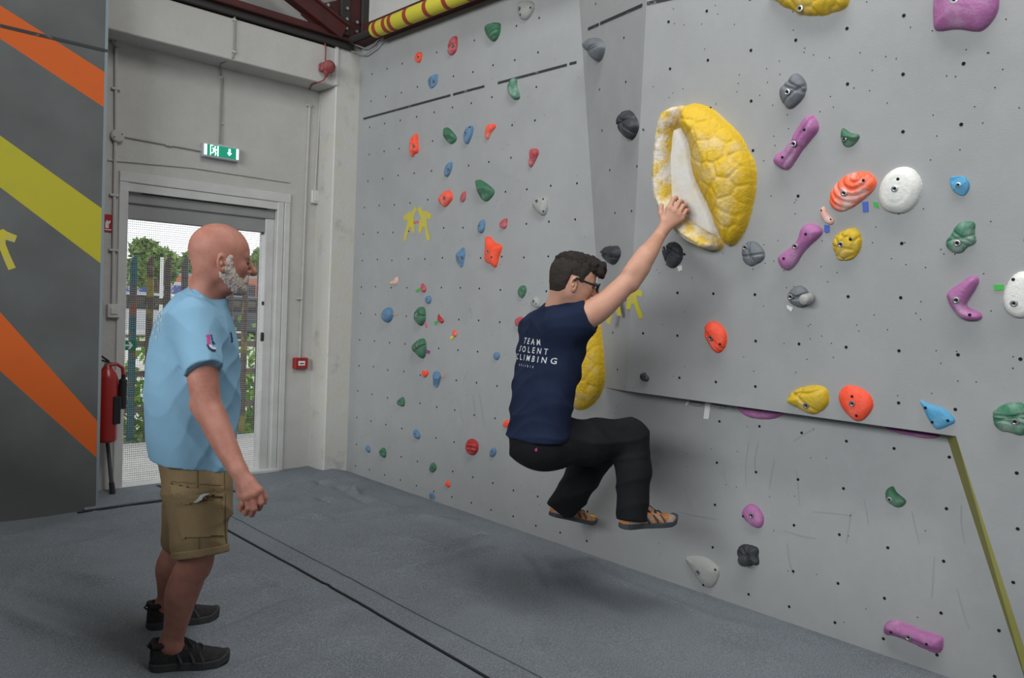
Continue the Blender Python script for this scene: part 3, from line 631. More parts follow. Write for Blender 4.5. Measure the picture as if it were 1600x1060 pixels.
def quad_wall(name, p0, p1, z0, z1, th, m, par):
    t = (p1-p0); t[2] = 0; L_ = np.linalg.norm(t); t /= L_; n = np.array([-t[1], t[0], 0]); return MB().box((0, 0, z0), (L_, th, z1), ((p0[0], p0[1], 0), t, n, (0, 0, 1))).obj(name, m, par)
quad_wall('wall', a, c, -.12, a[2], 4, mat('orange_brick', (.50, .16, .085), .9, (.42, .2, .13), 3, .6), bd)
quad_wall('roof_edge', a, c, a[2], a[2]+.12, 4.1, mat('roof_grey', (.3, .3, .3), .8), bd)
for x in (370, 392, 410):
    a2, c2 = pt(x-5, 445, 35.9), pt(x+5, 470, 35.9); quad_wall('window', a2, c2, c2[2], a2[2], .1, mat('dark_glass', (.05, .06, .07), .2), bd)
_v = pt(240, 470, 30); vn = empty('blue_van', (_v[0], _v[1], -.12), 'blue and white van parked beyond the fence', 'van')
a, c = pt(190, 442, 30), pt(262, 470, 30); quad_wall('van_body', a, c, .16, a[2], 1.8, mat('van_blue', (.03, .07, .28), .4, (.5, .5, .55), 1.2, .8, lo=.5, hi=.52), vn)
quad_wall('van_roof', pt(190, 442, 30.1), pt(262, 442, 30.1), a[2], a[2]+.12, 1.6, m_frame, vn)
for x in (205, 250): q = pt(x, 476, 29.9); q[2] = .18; MB().tube([q, q+fwd*.2], .3, 12).obj('wheel', m_black, vn)
def car(px, py, D, label, c):
    q = pt(px, py, D); q[2] = -.12; e = empty('parked_car', q, label, 'car'); t = RT.copy(); t[2] = 0; t /= np.linalg.norm(t); n = np.array([-t[1], t[0], 0])
    side = [(-2.0, .25), (2.0, .25), (2.05, .75), (1.2, .85), (.65, 1.4), (-1.0, 1.42), (-1.7, .9), (-2.05, .8)]; bb = MB(); m_ = len(side)
    bb.add([q+t*u+np.array((0, 0, v)) for u, v in side]+[q+t*u+n*1.6+np.array((0, 0, v)) for u, v in side], [range(m_), [2*m_-1-j for j in range(m_)]]+[[j, (j+1) % m_, m_+(j+1) % m_, m_+j] for j in range(m_)])
    bb.obj('car_body', mat('car_paint', c, .3), e)
    gl = [(-1.45, .9), (1.0, .9), (.55, 1.33), (-.95, 1.34)]; MB().add([q+t*u-n*.01+np.array((0, 0, v)) for u, v in gl], [range(4)]).obj('side_window', m_black, e)
    for u in (-1.25, 1.25): w0 = q+t*u+np.array((0, 0, .32)); MB().tube([w0-n*.03, w0+n*.2], .32, 14).obj('wheel', m_black, e)
car(232, 490, 24, 'silver car parked beyond the fence at the left of the doorway', (.45, .46, .48)); car(390, 490, 26, 'dark car parked beyond fence right of the bald man', (.08, .085, .1)); car(340, 490, 28, 'red car parked far beyond the fence behind the man', (.35, .05, .04))
q = pt(252, 465, 22); e = empty('white_post', (q[0], q[1], -.12), 'slim white post standing beyond the fence', 'post')
MB().tube([(q[0], q[1], -.12), (q[0], q[1], pt(252, 402, 22)[2])], .05, 8).obj('post_shaft', m_frame, e); MB().tube([(q[0], q[1], -.12), (q[0], q[1], .1)], .1, 8).obj('post_base', m_frame, e)
q = pt(344, 400, 14); e = empty('timber_post', (q[0], q[1], -.12), 'tall brown timber post outside above the bald head', 'post')
MB().bev((-.11, -.11, 0), (.11, .11, 3.6), .02, ((q[0], q[1], -.12), (1, 0, 0), (0, 1, 0), (0, 0, 1))).obj('post_shaft', mat('brown_timber', (.22, .12, .085), .8, (.15, .09, .06), 6, .6), e)
MB().bev((-.13, -.13, 3.6), (.13, .13, 3.66), .02, ((q[0], q[1], -.12), (1, 0, 0), (0, 1, 0), (0, 0, 1))).obj('post_cap', mat('post_cap', (.2, .15, .12), .8), e)

# ------------------------------------------------------------------ climbing holds
def hmat(name, c, chalk=None, amt=.35, rough=.6, sc=14., lo=.5, bump=.25):
    return mat(name, c, rough, chalk or tuple(.6*v+.4*.55 for v in c), sc, amt, bump, 90, lo=lo, hi=lo+.22)
HM = {'orange': hmat('orange_resin', (.86, .085, .035)), 'salmon': hmat('salmon_resin', (.80, .10, .06), (.62, .42, .36), .6), 'pink': hmat('pink_resin', (.42, .07, .085), (.55, .3, .3), .5),
      'red': hmat('red_resin', (.38, .025, .03)), 'blue': hmat('blue_resin', (.095, .20, .33)), 'lblue': hmat('light_blue_resin', (.075, .30, .50)), 'green': hmat('green_resin', (.045, .145, .08), (.22, .30, .25), .5),
      'chalkgreen': hmat('chalky_green_resin', (.045, .17, .10), (.24, .33, .28), .9, lo=.42), 'grey': hmat('grey_resin', (.33, .335, .32)), 'purple': hmat('purple_resin', (.36, .130, .305), (.50, .33, .46), .6),
      'black': hmat('black_resin', (.028, .031, .037), (.13, .14, .155), .7, sc=9), 'slate': hmat('slate_resin', (.13, .145, .16), (.25, .26, .27), .6, sc=9), 'yellow': hmat('yellow_resin', (.55, .37, .022), (.55, .47, .28), .5),
      'white': hmat('white_resin', (.72, .72, .68), (.6, .6, .57), .5), 'peach': hmat('peach_resin', (.70, .40, .34), (.7, .6, .58), .8), 'shell': hmat('chalky_orange_resin', (.86, .13, .05), (.72, .58, .54), .85, sc=11, lo=.44)}
Z = {'A': (560, 0, .18868), 'B': (560, 180, .18868), 'C': (560, 370, .18868), 'D': (560, 540, .2453), 'E': (780, 370, .21695), 'F': (780, 570, .26424), 'G': (1000, 140, .2641), 'I': (1180, 0, .2625),
     'J': (1180, 150, .26408), 'K': (1400, 250, .25478), 'L': (1050, 350, .20761), 'M': (940, 560, .20752), 'N': (1200, 580, .25), 'O': (1000, 740, .20761), 'P': (1250, 740, .30198), 'Q': (860, 0, .125), 'S': (860, 100, .18868)}
def zp(z, l): ox, oy, sc = Z[z]; return [(ox+a*sc, oy+c*sc) for a, c in l]
def relief(style, U, W, H, t, tm, depth, seed, uvp):
    P = np.stack([U, W, U*0], -1)*1.0; size = tm*2
    if style == 'smooth': return H*(1+.05*noise(P, 2.2/size, seed))
    if style == 'lump': return H*(1+.20*noise(P, 2.6/size, seed)+.07*noise(P, 6/size, seed+2))
    if style == 'facet':
        a = np.random.RandomState(seed); f = np.full(H.shape, 9.)
        for _ in range(6):
            d = a.normal(size=2); d /= np.linalg.norm(d); f = np.minimum(f, depth*(a.uniform(.75, 1.05)) - (U*d[0]+W*d[1])*a.uniform(.25, .6))
        return np.minimum(H*1.15, np.maximum(f, depth*.2))
    if style == 'ridge':
        a = (seed*37 % 100)/100*math.pi*.5-.6; x = (U*math.sin(a)+W*math.cos(a))/size; x = x+.06*noise(P, 2.5/size, seed); g = (x*4.2) % 1.0
        return H*(.82+.26*(1-np.abs(g*2-1)**1.5))
    if style == 'groove':     # lump split by one or two creases
        a = np.random.RandomState(seed)
        H = H*(1+.10*noise(P, 2.4/size, seed))
        for _ in range(3):
            an = a.uniform(0, math.pi); o = a.uniform(-.22, .22)*size; d = U*math.cos(an)+W*math.sin(an)-o+.10*size*noise(P, 1.8/size, seed+3)
            H = H-depth*.20*np.exp(-(d/(.035*size+.0015))**2)
        return H
    if style == 'ledge':      # incut: upper half full, lower undercut
        s_ = np.clip((W/size+.15+.12*noise(P, 2/size, seed))*6, -1, 1); return H*(.72+.28*s_)*(1+.08*noise(P, 4/size, seed))
    if style == 'shell':
        a = -.62; x = (U*math.cos(a)-W*math.sin(a))/size; y = (U*math.sin(a)+W*math.cos(a))/size
        r = np.sqrt((x-.45)**2*1.0+(y-.30)**2)*5.2; return H*(.80+.26*np.abs(np.sin(r*math.pi*.9+.5*noise(P, 3/size, 1))))
    if style == 'dish':       # flat face with raised rim
        return np.where(t > tm*.35, H-depth*(.25 if seed in (73, 74, 75, 76) else .08)*np.clip((t-tm*.35)/(tm*.2), 0, 1), H)
    if style == 'cells': return cells(U, W, H, depth, size, seed, uvp)
    return H
def cells(U, W, H, depth, size, seed, n=14):
    a = np.random.RandomState(seed); s = np.c_[a.uniform(U.min(), U.max(), n*3), a.uniform(W.min(), W.max(), n*3)]
    keep = []
    for q in s:
        if all(np.hypot(*(q-k_)) > size*.22 for k_ in keep): keep.append(q)
    D = np.stack([np.hypot(U-q[0], W-q[1]) for q in keep], -1); D.sort(-1); e = D[..., 1]-D[..., 0]
    return H*(1+.03*noise(np.stack([U, W, U*0], -1), 5/size, seed)) - depth*.16*np.exp(-(e/(.07*size))**2) + depth*.06*np.clip(e/(.25*size), 0, 1)
def grid_hold(name, poly, pl, depth, style, m, label, seed=1, bolts=None, flat=.75, cat='climbing hold', group=None, res=46, fn=None, parent=None):
    c = np.mean(poly, axis=0)
    # the side turned away from the camera shows its bulge, the near side its foot on the board
    A_ = np.array(poly); sdir = c-np.array([2084., 533.]); sdir /= np.linalg.norm(sdir); e_ = (A_-c)@sdir; e_ = e_/(np.abs(e_).max()+1e-9)
    uv = np.array([pl.uv(pl.at(x, y, depth*(.28+.30*k_))) for (x, y), k_ in zip(poly, e_)]); uv = chaikin(uv, 2)
    ctr = (uv.min(0)+uv.max(0))/2; wd = (uv.max(0)-uv.min(0)); h = max(wd.max()/res, .0016)
    nu, nv = int(wd[0]/h)+5, int(wd[1]/h)+5
    u = ctr[0]+(np.arange(nu)-(nu-1)/2)*h; v = ctr[1]+(np.arange(nv)-(nv-1)/2)*h
    U, W = np.meshgrid(u, v, indexing='ij'); sd = poly_sd(np.c_[U.ravel(), W.ravel()], uv).reshape(U.shape)
    t = np.clip(-sd, 0, None); tm = t.max(); e = tm*flat
    H = depth*np.sqrt(np.clip(1-(1-np.clip(t/e, 0, 1))**2, 0, 1))
    # gentle dome beyond the rounded edge
    H = H*(.86+.14*np.clip(t/tm, 0, 1))
    H = relief(style, U-ctr[0], W-ctr[1], H, t, tm, depth, seed, 14) if fn is None else fn(U, W, H, t, tm)
    H = np.where(sd > 0, -.006, np.maximum(H, .001)*np.clip(t/h, .25, 1))
    keep = sd < h*1.45; idx = -np.ones(U.shape, int); idx[keep] = np.arange(keep.sum())
    V = pl.xyz(U[keep], W[keep], H[keep])
    q = keep[:-1, :-1] & keep[1:, :-1] & keep[1:, 1:] & keep[:-1, 1:]
    I, J = np.nonzero(q); Fc = np.stack([idx[I, J], idx[I+1, J], idx[I+1, J+1], idx[I, J+1]], 1)
    base = pl.xyz(ctr[0], ctr[1], 0.)
    if parent is None: par = obj(name, V, Fc, m, org=base, smooth=True, label=label, cat=cat, group=group)
    else: par = obj(name, V, Fc, m, parent, smooth=True)
    def hat(q):
        i = int(np.clip(round((q[0]-u[0])/h), 1, nu-2)); j = int(np.clip(round((q[1]-v[0])/h), 1, nv-2)); return H[i-1:i+2, j-1:j+2].max()
    if bolts is None: bolts = [tuple(c)] if min(wd) > .035 else []
    for bx in bolts:
        sc = 1.0
        if len(bx) > 2: sc = bx[2]
        q = pl.uv(pl.at(bx[0], bx[1], .8*depth)); hz = hat(q); r = min(.0085, max(.004, min(wd)*.09))*sc
        if sc < .8:      # plain screw hole
            an = np.arange(10)*2*math.pi/10; obj('screw_hole', pl.xyz(q[0]+r*np.cos(an), q[1]+r*np.sin(an), np.full(10, hz+.001)), [range(10)], m_dark, par); continue
        an = np.arange(12)*2*math.pi/12; bb = MB()
        for rr, hh_ in ((r*1.5, hz-.002), (r*1.5, hz+.0015), (r*.95, hz+.002), (r*.62, hz-.001)): bb.V += [tuple(x) for x in pl.xyz(q[0]+rr*np.cos(an), q[1]+rr*np.sin(an), np.full(12, hh_))]
        for j in range(3): bb.F += [[j*12+i, j*12+(i+1) % 12, (j+1)*12+(i+1) % 12, (j+1)*12+i] for i in range(12)]
        bo = bb.obj('bolt', m_metal, par); 
        obj('hex_socket', pl.xyz(q[0]+r*.64*np.cos(an), q[1]+r*.64*np.sin(an), np.full(12, hz+.0004)), [range(12)], m_dark, bo)
    return par
def route_tag(poly, pl, c, label, off=.004):
    q = [pl.uv(pl.at(*p)) for p in poly]
    if sum(q[i][0]*q[(i+1) % 4][1]-q[(i+1) % 4][0]*q[i][1] for i in range(4)) < 0: q = q[::-1]
    bb = MB().prism(q, 0, off, pl); return bb.obj('route_tag', c, label=label, cat='tag', group='coloured route tags on the climbing wall')
TG = {k: mat('tag_'+k, v, .6) for k, v in dict(blue=(.07, .13, .5), green=(.05, .42, .06), white=(.72, .72, .7), yellow=(.75, .6, .06), purple=(.25, .05, .22), tan=(.45, .3, .2), pink=(.6, .12, .2)).items()}
def z1(z, p): return zp(z, [p])[0]
HL = [  # zone, outline, plane, depth factor, style, material, label, bolts
 ('A', [(500, 425), (533, 440), (525, 500), (505, 525), (475, 515), (455, 480), (470, 440)], PB, .5, 'groove', 'orange', 'small orange-red hold high up below the striped pipe', None),
 ('A', [(790, 292), (815, 300), (825, 380), (815, 430), (765, 468), (735, 440), (732, 380), (755, 320)], PB, .5, 'groove', 'pink', 'chalky pink upright hold near the top, left of dark green wedge', None),
 ('A', [(1030, 215), (1090, 182), (1170, 182), (1178, 230), (1165, 300), (1130, 345), (1095, 342), (1050, 290)], PB, .6, 'ridge', 'green', 'dark green ridged wedge hold at the very top left of the wall', []),
 ('A', [(1300, 20), (1350, -5), (1440, 5), (1468, 50), (1440, 120), (1400, 165), (1355, 170), (1315, 130)], PB, .45, 'smooth', 'grey', 'pale grey hold cut by the top edge of the picture', [(813, 14), (828, 11.5, .7), (813, 23, .7)]),
 ('A', [(560, 650), (610, 625), (658, 603), (662, 690), (600, 740), (570, 710)], PB, .5, 'facet', 'blue', 'angular blue hold just above the left black tape line', None),
 ('A', [(1270, 640), (1305, 645), (1310, 720), (1340, 780), (1340, 825), (1290, 832), (1245, 795), (1225, 735), (1240, 680)], PB, .55, 'lump', 'chalkgreen', 'chalky green comma shaped hold overlapping the black tape line', []),
 ('B', [(455, 155), (488, 150), (490, 210), (505, 270), (498, 318), (462, 320), (450, 350), (430, 340), (420, 270), (425, 200)], PB, .5, 'groove', 'orange', 'tall narrow orange hold nearest the white column', None),
 ('B', [(700, 95), (740, 100), (820, 180), (815, 215), (765, 248), (715, 215), (697, 160)], PB, .6, 'ledge', 'green', 'green and chalk white hold left of a blue oval', []),
 ('B', [(925, 80), (958, 95), (950, 160), (915, 235), (890, 245), (868, 210), (865, 150), (885, 105)], PB, .5, 'smooth', 'blue', 'blue oval hold directly right of a green hold', [(728, 209), (734, 199, .7)]),
 ('B', [(1070, 75), (1140, 68), (1145, 100), (1100, 140), (1080, 195), (1062, 203), (1042, 170), (1050, 110)], PB, .5, 'lump', 'salmon', 'salmon curved hold right of the upper blue oval', []),
 ('B', [(1410, 290), (1440, 270), (1490, 280), (1500, 320), (1465, 380), (1435, 430), (1415, 435), (1405, 400), (1412, 350)], PB, .6, 'lump', 'pink', 'pink teardrop hold above a round grey hold', []),
 ('B', [(760, 385), (785, 395), (775, 460), (740, 515), (712, 510), (702, 470), (720, 410)], PB, .5, 'smooth', 'blue', 'blue oval hold alone above a salmon block', None),
 ('B', [(735, 615), (765, 625), (795, 690), (715, 770), (680, 750), (652, 700), (670, 660)], PB, .5, 'groove', 'salmon', 'blocky salmon hold above the painted yellow figures', None),
 ('B', [(880, 622), (895, 650), (890, 700), (860, 727), (835, 710), (840, 665)], PB, .5, 'lump', 'pink', 'tiny pink hold between salmon block and green wedge', []),
 ('B', [(970, 530), (1000, 530), (1125, 610), (1133, 650), (1090, 700), (1045, 722), (990, 685), (978, 620), (965, 560)], PB, .6, 'ledge', 'green', 'large green wedge hold with chalked upper face', []),
 ('B', [(1480, 680), (1550, 670), (1578, 710), (1575, 780), (1550, 835), (1510, 835), (1460, 795), (1425, 745), (1440, 700)], PB, .5, 'smooth', 'grey', 'light grey rounded hold with three bolt holes below pink teardrop', [(839, 315), (848, 311, .7), (848, 330, .7)]),
 ('B', [(1030, 858), (1055, 880), (1050, 950), (1020, 985), (985, 970), (980, 920), (1000, 880)], PB, .5, 'smooth', 'blue', 'blue oval hold just left of a small round pink hold', [(749, 353)]),
 ('B', [(1195, 860), (1240, 850), (1232, 890), (1230, 930), (1200, 948), (1168, 930), (1165, 890)], PB, .5, 'lump', 'pink', 'small round pink hold above the big orange star hold', []),
 ('C', [(855, 85), (883, 90), (885, 160), (870, 230), (850, 265), (815, 225), (793, 185), (805, 140)], PB, .5, 'facet', 'blue', 'blue half moon hold left of the big orange star hold', None),
 ('C', [(1035, -5), (1080, -5), (1120, 50), (1190, 65), (1195, 100), (1165, 170), (1150, 245), (1125, 262), (1090, 230), (1040, 215), (1030, 150), (1040, 60)], PB, .4, 'lump', 'orange', 'big bright orange star shaped hold in the middle of the left wall', [(763, 394), (769, 402, .7)]),
 ('C', [(325, 320), (332, 370), (315, 405), (275, 390), (285, 365)], PB, .5, 'lump', 'peach', 'tiny pale pink hold with yellow tag nearest the column', []),
 ('C', [(520, 380), (540, 395), (567, 420), (560, 460), (525, 465), (510, 430)], PB, .5, 'lump', 'pink', 'tiny pink hold with green tag above a round blue hold', []),
 ('C', [(578, 483), (608, 500), (605, 540), (580, 563), (550, 545), (545, 505)], PB, .5, 'smooth', 'blue', 'small round blue hold above the tagged green hold', [(668, 468, .7)]),
 ('C', [(1330, 410), (1370, 397), (1398, 430), (1385, 480), (1350, 518), (1318, 490), (1312, 450)], PB, .55, 'groove', 'green', 'knobbly green hold left of the climber head', []),
 ('C', [(1430, 510), (1470, 485), (1505, 520), (1508, 580), (1475, 598), (1430, 570), (1420, 540)], PB, .5, 'smooth', 'grey', 'grey oval hold just above climber left shoulder', [(834, 471), (838, 475, .7)]),
 ('C', [(205, 600), (250, 580), (285, 600), (295, 650), (270, 700), (230, 718), (190, 695), (180, 645)], PB, .6, 'smooth', 'blue', 'round blue ball hold with tan tag on its right', [(601, 492)]),
 ('C', [(470, 590), (530, 575), (555, 600), (560, 680), (545, 720), (510, 748), (460, 705), (443, 660)], PB, .5, 'groove', 'green', 'rounded green hold with pink tag below a small blue hold', [(652, 493)]),
 ('C', [(660, 630), (672, 660), (715, 690), (700, 722), (670, 715), (652, 690)], PB, .5, 'lump', 'red', 'red crescent hold with green tag right of a green hold', []),
 ('C', [(790, 760), (820, 790), (815, 830), (780, 835), (770, 800)], PB, .5, 'lump', 'salmon', 'tiny salmon hold with yellow tag', []),
 ('C', [(450, 880), (500, 845), (550, 840), (568, 900), (560, 985), (530, 1018), (480, 985), (430, 945), (430, 900)], PB, .5, 'groove', 'green', 'larger green grooved hold with purple tag', [(654, 540)]),
 ('C', [(1125, 955), (1170, 958), (1175, 995), (1150, 1028), (1118, 1015), (1113, 980)], PB, .5, 'smooth', 'blue', 'small blue hold left of the climber shirt text', []),
 ('C', [(1285, 690), (1330, 655), (1390, 680), (1380, 750), (1300, 750)], PB, .5, 'lump', 'pink', 'pink hold peeking out behind the climber shoulder', []),
 ('D', [(398, 155), (425, 165), (448, 155), (450, 185), (420, 210), (402, 190)], PB, .5, 'lump', 'orange', 'tiny orange heart shaped hold left of blue tongue hold', []),
 ('D', [(475, 155), (535, 180), (520, 230), (500, 270), (475, 270), (468, 230)], PB, .6, 'facet', 'blue', 'blue tongue shaped hold with tan tag', []),
 ('D', [(240, 350), (285, 322), (298, 350), (295, 390), (265, 390), (240, 375)], PB, .5, 'groove', 'green', 'small green hold right of the column, above a blue oval', []),
 ('D', [(365, 530), (395, 560), (395, 595), (370, 600), (345, 575), (348, 540)], PB, .5, 'smooth', 'blue', 'small blue oval hold low on the left wall', [(650, 678, .7)]),
 ('D', [(45, 640), (65, 635), (80, 660), (75, 685), (55, 682), (40, 660)], PB, .5, 'smooth', 'blue', 'tiny blue hold low in the corner beside the column', []),
 ('D', [(135, 660), (160, 648), (180, 670), (175, 715), (155, 718), (125, 690)], PB, .5, 'groove', 'green', 'small green hold low in the corner beside a tiny blue one', []),
 ('D', [(690, 600), (725, 592), (765, 615), (768, 660), (750, 690), (720, 705), (685, 690), (672, 640)], PB, .5, 'ridge', 'red', 'round red ridged hold left of the climber hips', []),
 ('D', [(845, 655), (870, 648), (883, 670), (870, 705), (840, 717), (828, 690)], PB, .5, 'smooth', 'blue', 'small blue hold right of the round red hold', [(769, 705)]),
 ('D', [(455, 755), (480, 742), (503, 775), (490, 800), (465, 815), (447, 800)], PB, .5, 'groove', 'green', 'small green hold low above the lowest orange hold', []),
 ('D', [(555, 865), (585, 862), (588, 900), (570, 908), (550, 890)], PB, .5, 'lump', 'orange', 'tiny orange hold lowest on the left wall', []),
 ('D', [(450, 945), (470, 935), (490, 960), (488, 980), (455, 980), (445, 965)], PB, .5, 'facet', 'blue', 'tiny blue hold lowest of all, just above the mat', []),
 ('D', [(920, 490), (945, 470), (975, 485), (975, 520), (935, 528), (915, 510)], PB, .5, 'lump', 'orange', 'orange hold half hidden behind the climber waist', []),
 ('E', [(728, 90), (760, 65), (800, 68), (850, 62), (878, 100), (875, 150), (825, 208), (790, 195), (730, 140)], PF, .5, 'groove', 'black', 'black heart shaped hold right of the climber hair', []),
 ('E', [(1170, 80), (1210, 40), (1270, 35), (1320, 80), (1330, 140), (1310, 190), (1250, 235), (1200, 215), (1180, 160), (1160, 110)], PP, .55, 'groove', 'black', 'black lobed hold behind climber forearm with white tag', [(1038, 388), (1064, 398, .7)]),
 ('E', [(1005, 990), (1040, 980), (1080, 1005), (1080, 1040), (1050, 1048), (1015, 1035)], PP, .5, 'lump', 'black', 'small black hold alone above the left end of ledge', []),
 ('F', [(480, 910), (540, 885), (575, 905), (578, 930), (540, 948), (500, 935)], PB, .9, 'lump', 'yellow', 'small yellow foothold under climber back foot', []),
 ('I', [(45, -20), (110, -5), (150, 40), (200, 50), (240, 80), (300, 92), (360, 92), (420, 95), (470, 70), (530, 60), (560, 20), (565, -40), (500, -110), (180, -120)], PP, .4, 'cells', 'yellow', 'yellow cobbled hold cut off by the top edge', [(1249, 13)]),
 ('I', [(1045, -10), (1050, 160), (1070, 183), (1120, 182), (1200, 168), (1320, 192), (1370, 175), (1440, 90), (1455, 0), (1440, -120), (1060, -120)], PP, .45, 'smooth', 'purple', 'large smooth purple hold at the top right corner', [(1492, 0)]),
 ('I', [(240, 430), (280, 455), (312, 510), (300, 570), (270, 610), (205, 660), (160, 620), (130, 560), (140, 510), (180, 480), (210, 440)], PP, .6, 'groove', 'slate', 'dark grey pointed hold above the upper long purple hold', [(1232, 144)]),
 ('J', [(320, 108), (345, 112), (392, 190), (330, 262), (265, 340), (205, 435), (165, 442), (105, 405), (100, 370), (125, 335), (165, 318), (190, 290), (235, 205), (290, 125)], PP, .5, 'groove', 'purple', 'upper long purple hold slanting right of the yellow clam', [(1241, 225), (1258, 203, .7), (1224, 246, .7)]),
 ('J', [(505, 188), (520, 188), (560, 220), (618, 225), (620, 250), (590, 290), (550, 310), (515, 295), (498, 250)], PP, .6, 'ledge', 'green', 'small green hold above the orange shell hold', [(1318, 217)]),
 ('J', [(535, 465), (580, 450), (650, 445), (690, 460), (725, 500), (715, 550), (660, 600), (580, 660), (500, 692), (440, 665), (425, 610), (440, 550), (490, 495)], PP, .45, 'shell', 'shell', 'chalky orange scallop ridged hold touching the round white hold', [(1320, 301.5), (1350, 282, .7)]),
 ('J', [(390, 655), (410, 655), (430, 700), (475, 735), (460, 765), (420, 758), (390, 725), (380, 690)], PP, .5, 'smooth', 'peach', 'small pale orange crescent hold below the orange shell', [(1284, 329, .7), (1298, 343, .7)]),
 ('J', [(850, 415), (930, 425), (985, 490), (992, 560), (960, 640), (900, 690), (830, 700), (760, 680), (720, 630), (715, 560), (740, 490), (790, 440)], PP, .55, 'dish', 'white', 'large round white hold right of the orange shell', [(1399, 295), (1403.5, 280, .7)]),
 ('J', [(300, 752), (350, 755), (400, 785), (405, 810), (380, 840), (330, 880), (280, 930), (240, 1000), (195, 1038), (150, 1025), (122, 975), (130, 940), (170, 920), (220, 880), (255, 840), (262, 790)], PP, .5, 'smooth', 'purple', 'lower purple bone shaped hold left of the round yellow hold', [(1243, 385), (1260, 366, .7), (1226, 404, .7)]),
 ('J', [(500, 800), (570, 773), (620, 800), (637, 860), (620, 930), (570, 975), (480, 978), (460, 920), (443, 880), (460, 830)], PP, .5, 'cells', 'yellow', 'round yellow cobbled hold below the orange shell', [(1314, 382), (1329, 374, .7)]),
 ('K', [(320, 100), (350, 100), (410, 95), (450, 130), (455, 170), (430, 215), (400, 225), (350, 195), (325, 150)], PP, .6, 'facet', 'lblue', 'small light blue rough hold right of the round white hold', [(1497, 289)]),
 ('K', [(395, 378), (470, 375), (490, 395), (480, 440), (495, 490), (490, 515), (430, 540), (410, 570), (360, 578), (305, 545), (292, 500), (330, 460), (360, 400)], PP, .5, 'groove', 'chalkgreen', 'chalky green hold above the purple boomerang', [(1496, 380)]),
 ('K', [(450, 712), (495, 710), (512, 740), (490, 790), (450, 850), (425, 890), (445, 910), (520, 935), (533, 965), (510, 988), (440, 990), (390, 975), (330, 910), (297, 840), (310, 805), (380, 760)], PP, .6, 'smooth', 'purple', 'purple boomerang shaped hold at the right', [(1495, 469), (1516, 492, .7)]),
 ('K', [(640, 860), (660, 780), (710, 705), (770, 680), (840, 690), (880, 800), (860, 930), (785, 975), (720, 970), (660, 930)], PP, .55, 'dish', 'white', 'round white hold cut by the right edge with green tag', [(1585, 474), (1583, 437, .7)]),
 ('L', [(550, 135), (590, 128), (640, 140), (695, 195), (705, 235), (690, 275), (630, 310), (590, 325), (540, 300), (515, 255), (512, 190)], PP, .6, 'groove', 'slate', 'dark grey hold just below the right end of the yellow clam', [(1164, 387)]),
 ('L', [(940, 462), (1000, 475), (1040, 530), (1040, 590), (1000, 630), (940, 628), (880, 600), (852, 550), (870, 500)], PP, .7, 'groove', 'slate', 'dark grey round hold with pale knob below purple bone', [(1236, 464)]),
 ('L', [(240, 760), (290, 727), (350, 745), (415, 810), (418, 890), (400, 940), (350, 983), (300, 955), (270, 910), (235, 850), (228, 800)], PP, .45, 'groove', 'orange', 'orange grooved hold alone in the middle of the overhang', [(1111, 528), (1125, 538, .7)]),
 ('M', [(640, 320), (760, 335), (770, 345), (755, 366), (700, 362), (660, 345)], PB, .6, 'smooth', 'grey', 'flat grey hold under the ledge, left of the white tag', []),
 ('M', [(820, 335), (950, 360), (945, 372), (915, 388), (860, 378), (830, 360)], PB, .6, 'smooth', 'grey', 'flat grey hold under the ledge, right of the white tag', [(1126, 637, .7)]),
 ('M', [(1000, 350), (1200, 360), (1380, 400), (1365, 430), (1300, 460), (1200, 464), (1090, 447), (1035, 410)], PB, .5, 'smooth', 'purple', 'chalky pale purple hold tucked under the ledge', []),
 ('N', [(700, 345), (900, 370), (1080, 400), (1070, 418), (1000, 425), (880, 405), (760, 380)], PB, .6, 'smooth', 'purple', 'dark purple hold in shadow under the right end of ledge', []),
 ('N', [(100, 175), (150, 120), (260, 88), (340, 92), (378, 120), (388, 190), (360, 235), (300, 275), (240, 268), (170, 230), (115, 210)], PP, .5, 'groove', 'yellow', 'yellow fish shaped hold just above the ledge', [(1260, 634)]),
 ('N', [(425, 140), (470, 95), (520, 88), (600, 115), (650, 160), (665, 215), (640, 265), (590, 315), (540, 320), (490, 280), (440, 220)], PP, .45, 'lump', 'orange', 'orange hold above the ledge beside the yellow fish hold', [(1331.5, 631), (1331, 620, .7), (1338, 650, .7)]),
 ('N', [(940, 185), (955, 183), (1020, 215), (1090, 225), (1150, 270), (1183, 318), (1120, 350), (1055, 375), (1020, 340), (990, 290), (965, 235)], PP, .35, 'dish', 'lblue', 'light blue triangular hold above the right end of ledge', [(1446, 637.5, .7), (1481, 657.5, .7), (1456.5, 660, .7)]),
 ('N', [(1390, 270), (1410, 240), (1490, 200), (1530, 195), (1610, 200), (1660, 300), (1610, 400), (1570, 408), (1500, 385), (1450, 385), (1400, 340)], PP, .55, 'groove', 'chalkgreen', 'large green hold at the right edge level with the ledge', [(1586, 659)]),
 ('N', [(765, 720), (785, 722), (800, 760), (860, 800), (868, 825), (830, 855), (790, 855), (740, 820), (727, 790), (730, 745)], PB, .6, 'smooth', 'green', 'small green bean shaped hold on the panel under the ledge', [(1390, 781)]),
 ('O', [(800, 235), (840, 228), (890, 250), (930, 310), (938, 360), (915, 410), (870, 417), (810, 385), (760, 330), (758, 280)], PB, .45, 'smooth', 'purple', 'purple oval hold above the lowest black hold', [(1175, 806), (1161, 807, .7)]),
 ('O', [(735, 550), (780, 530), (880, 550), (900, 580), (890, 620), (900, 680), (880, 698), (850, 690), (820, 708), (780, 700), (720, 625), (718, 580)], PB, .6, 'groove', 'black', 'black knobbed hold low on the wall below purple oval', [(1161, 878)]),
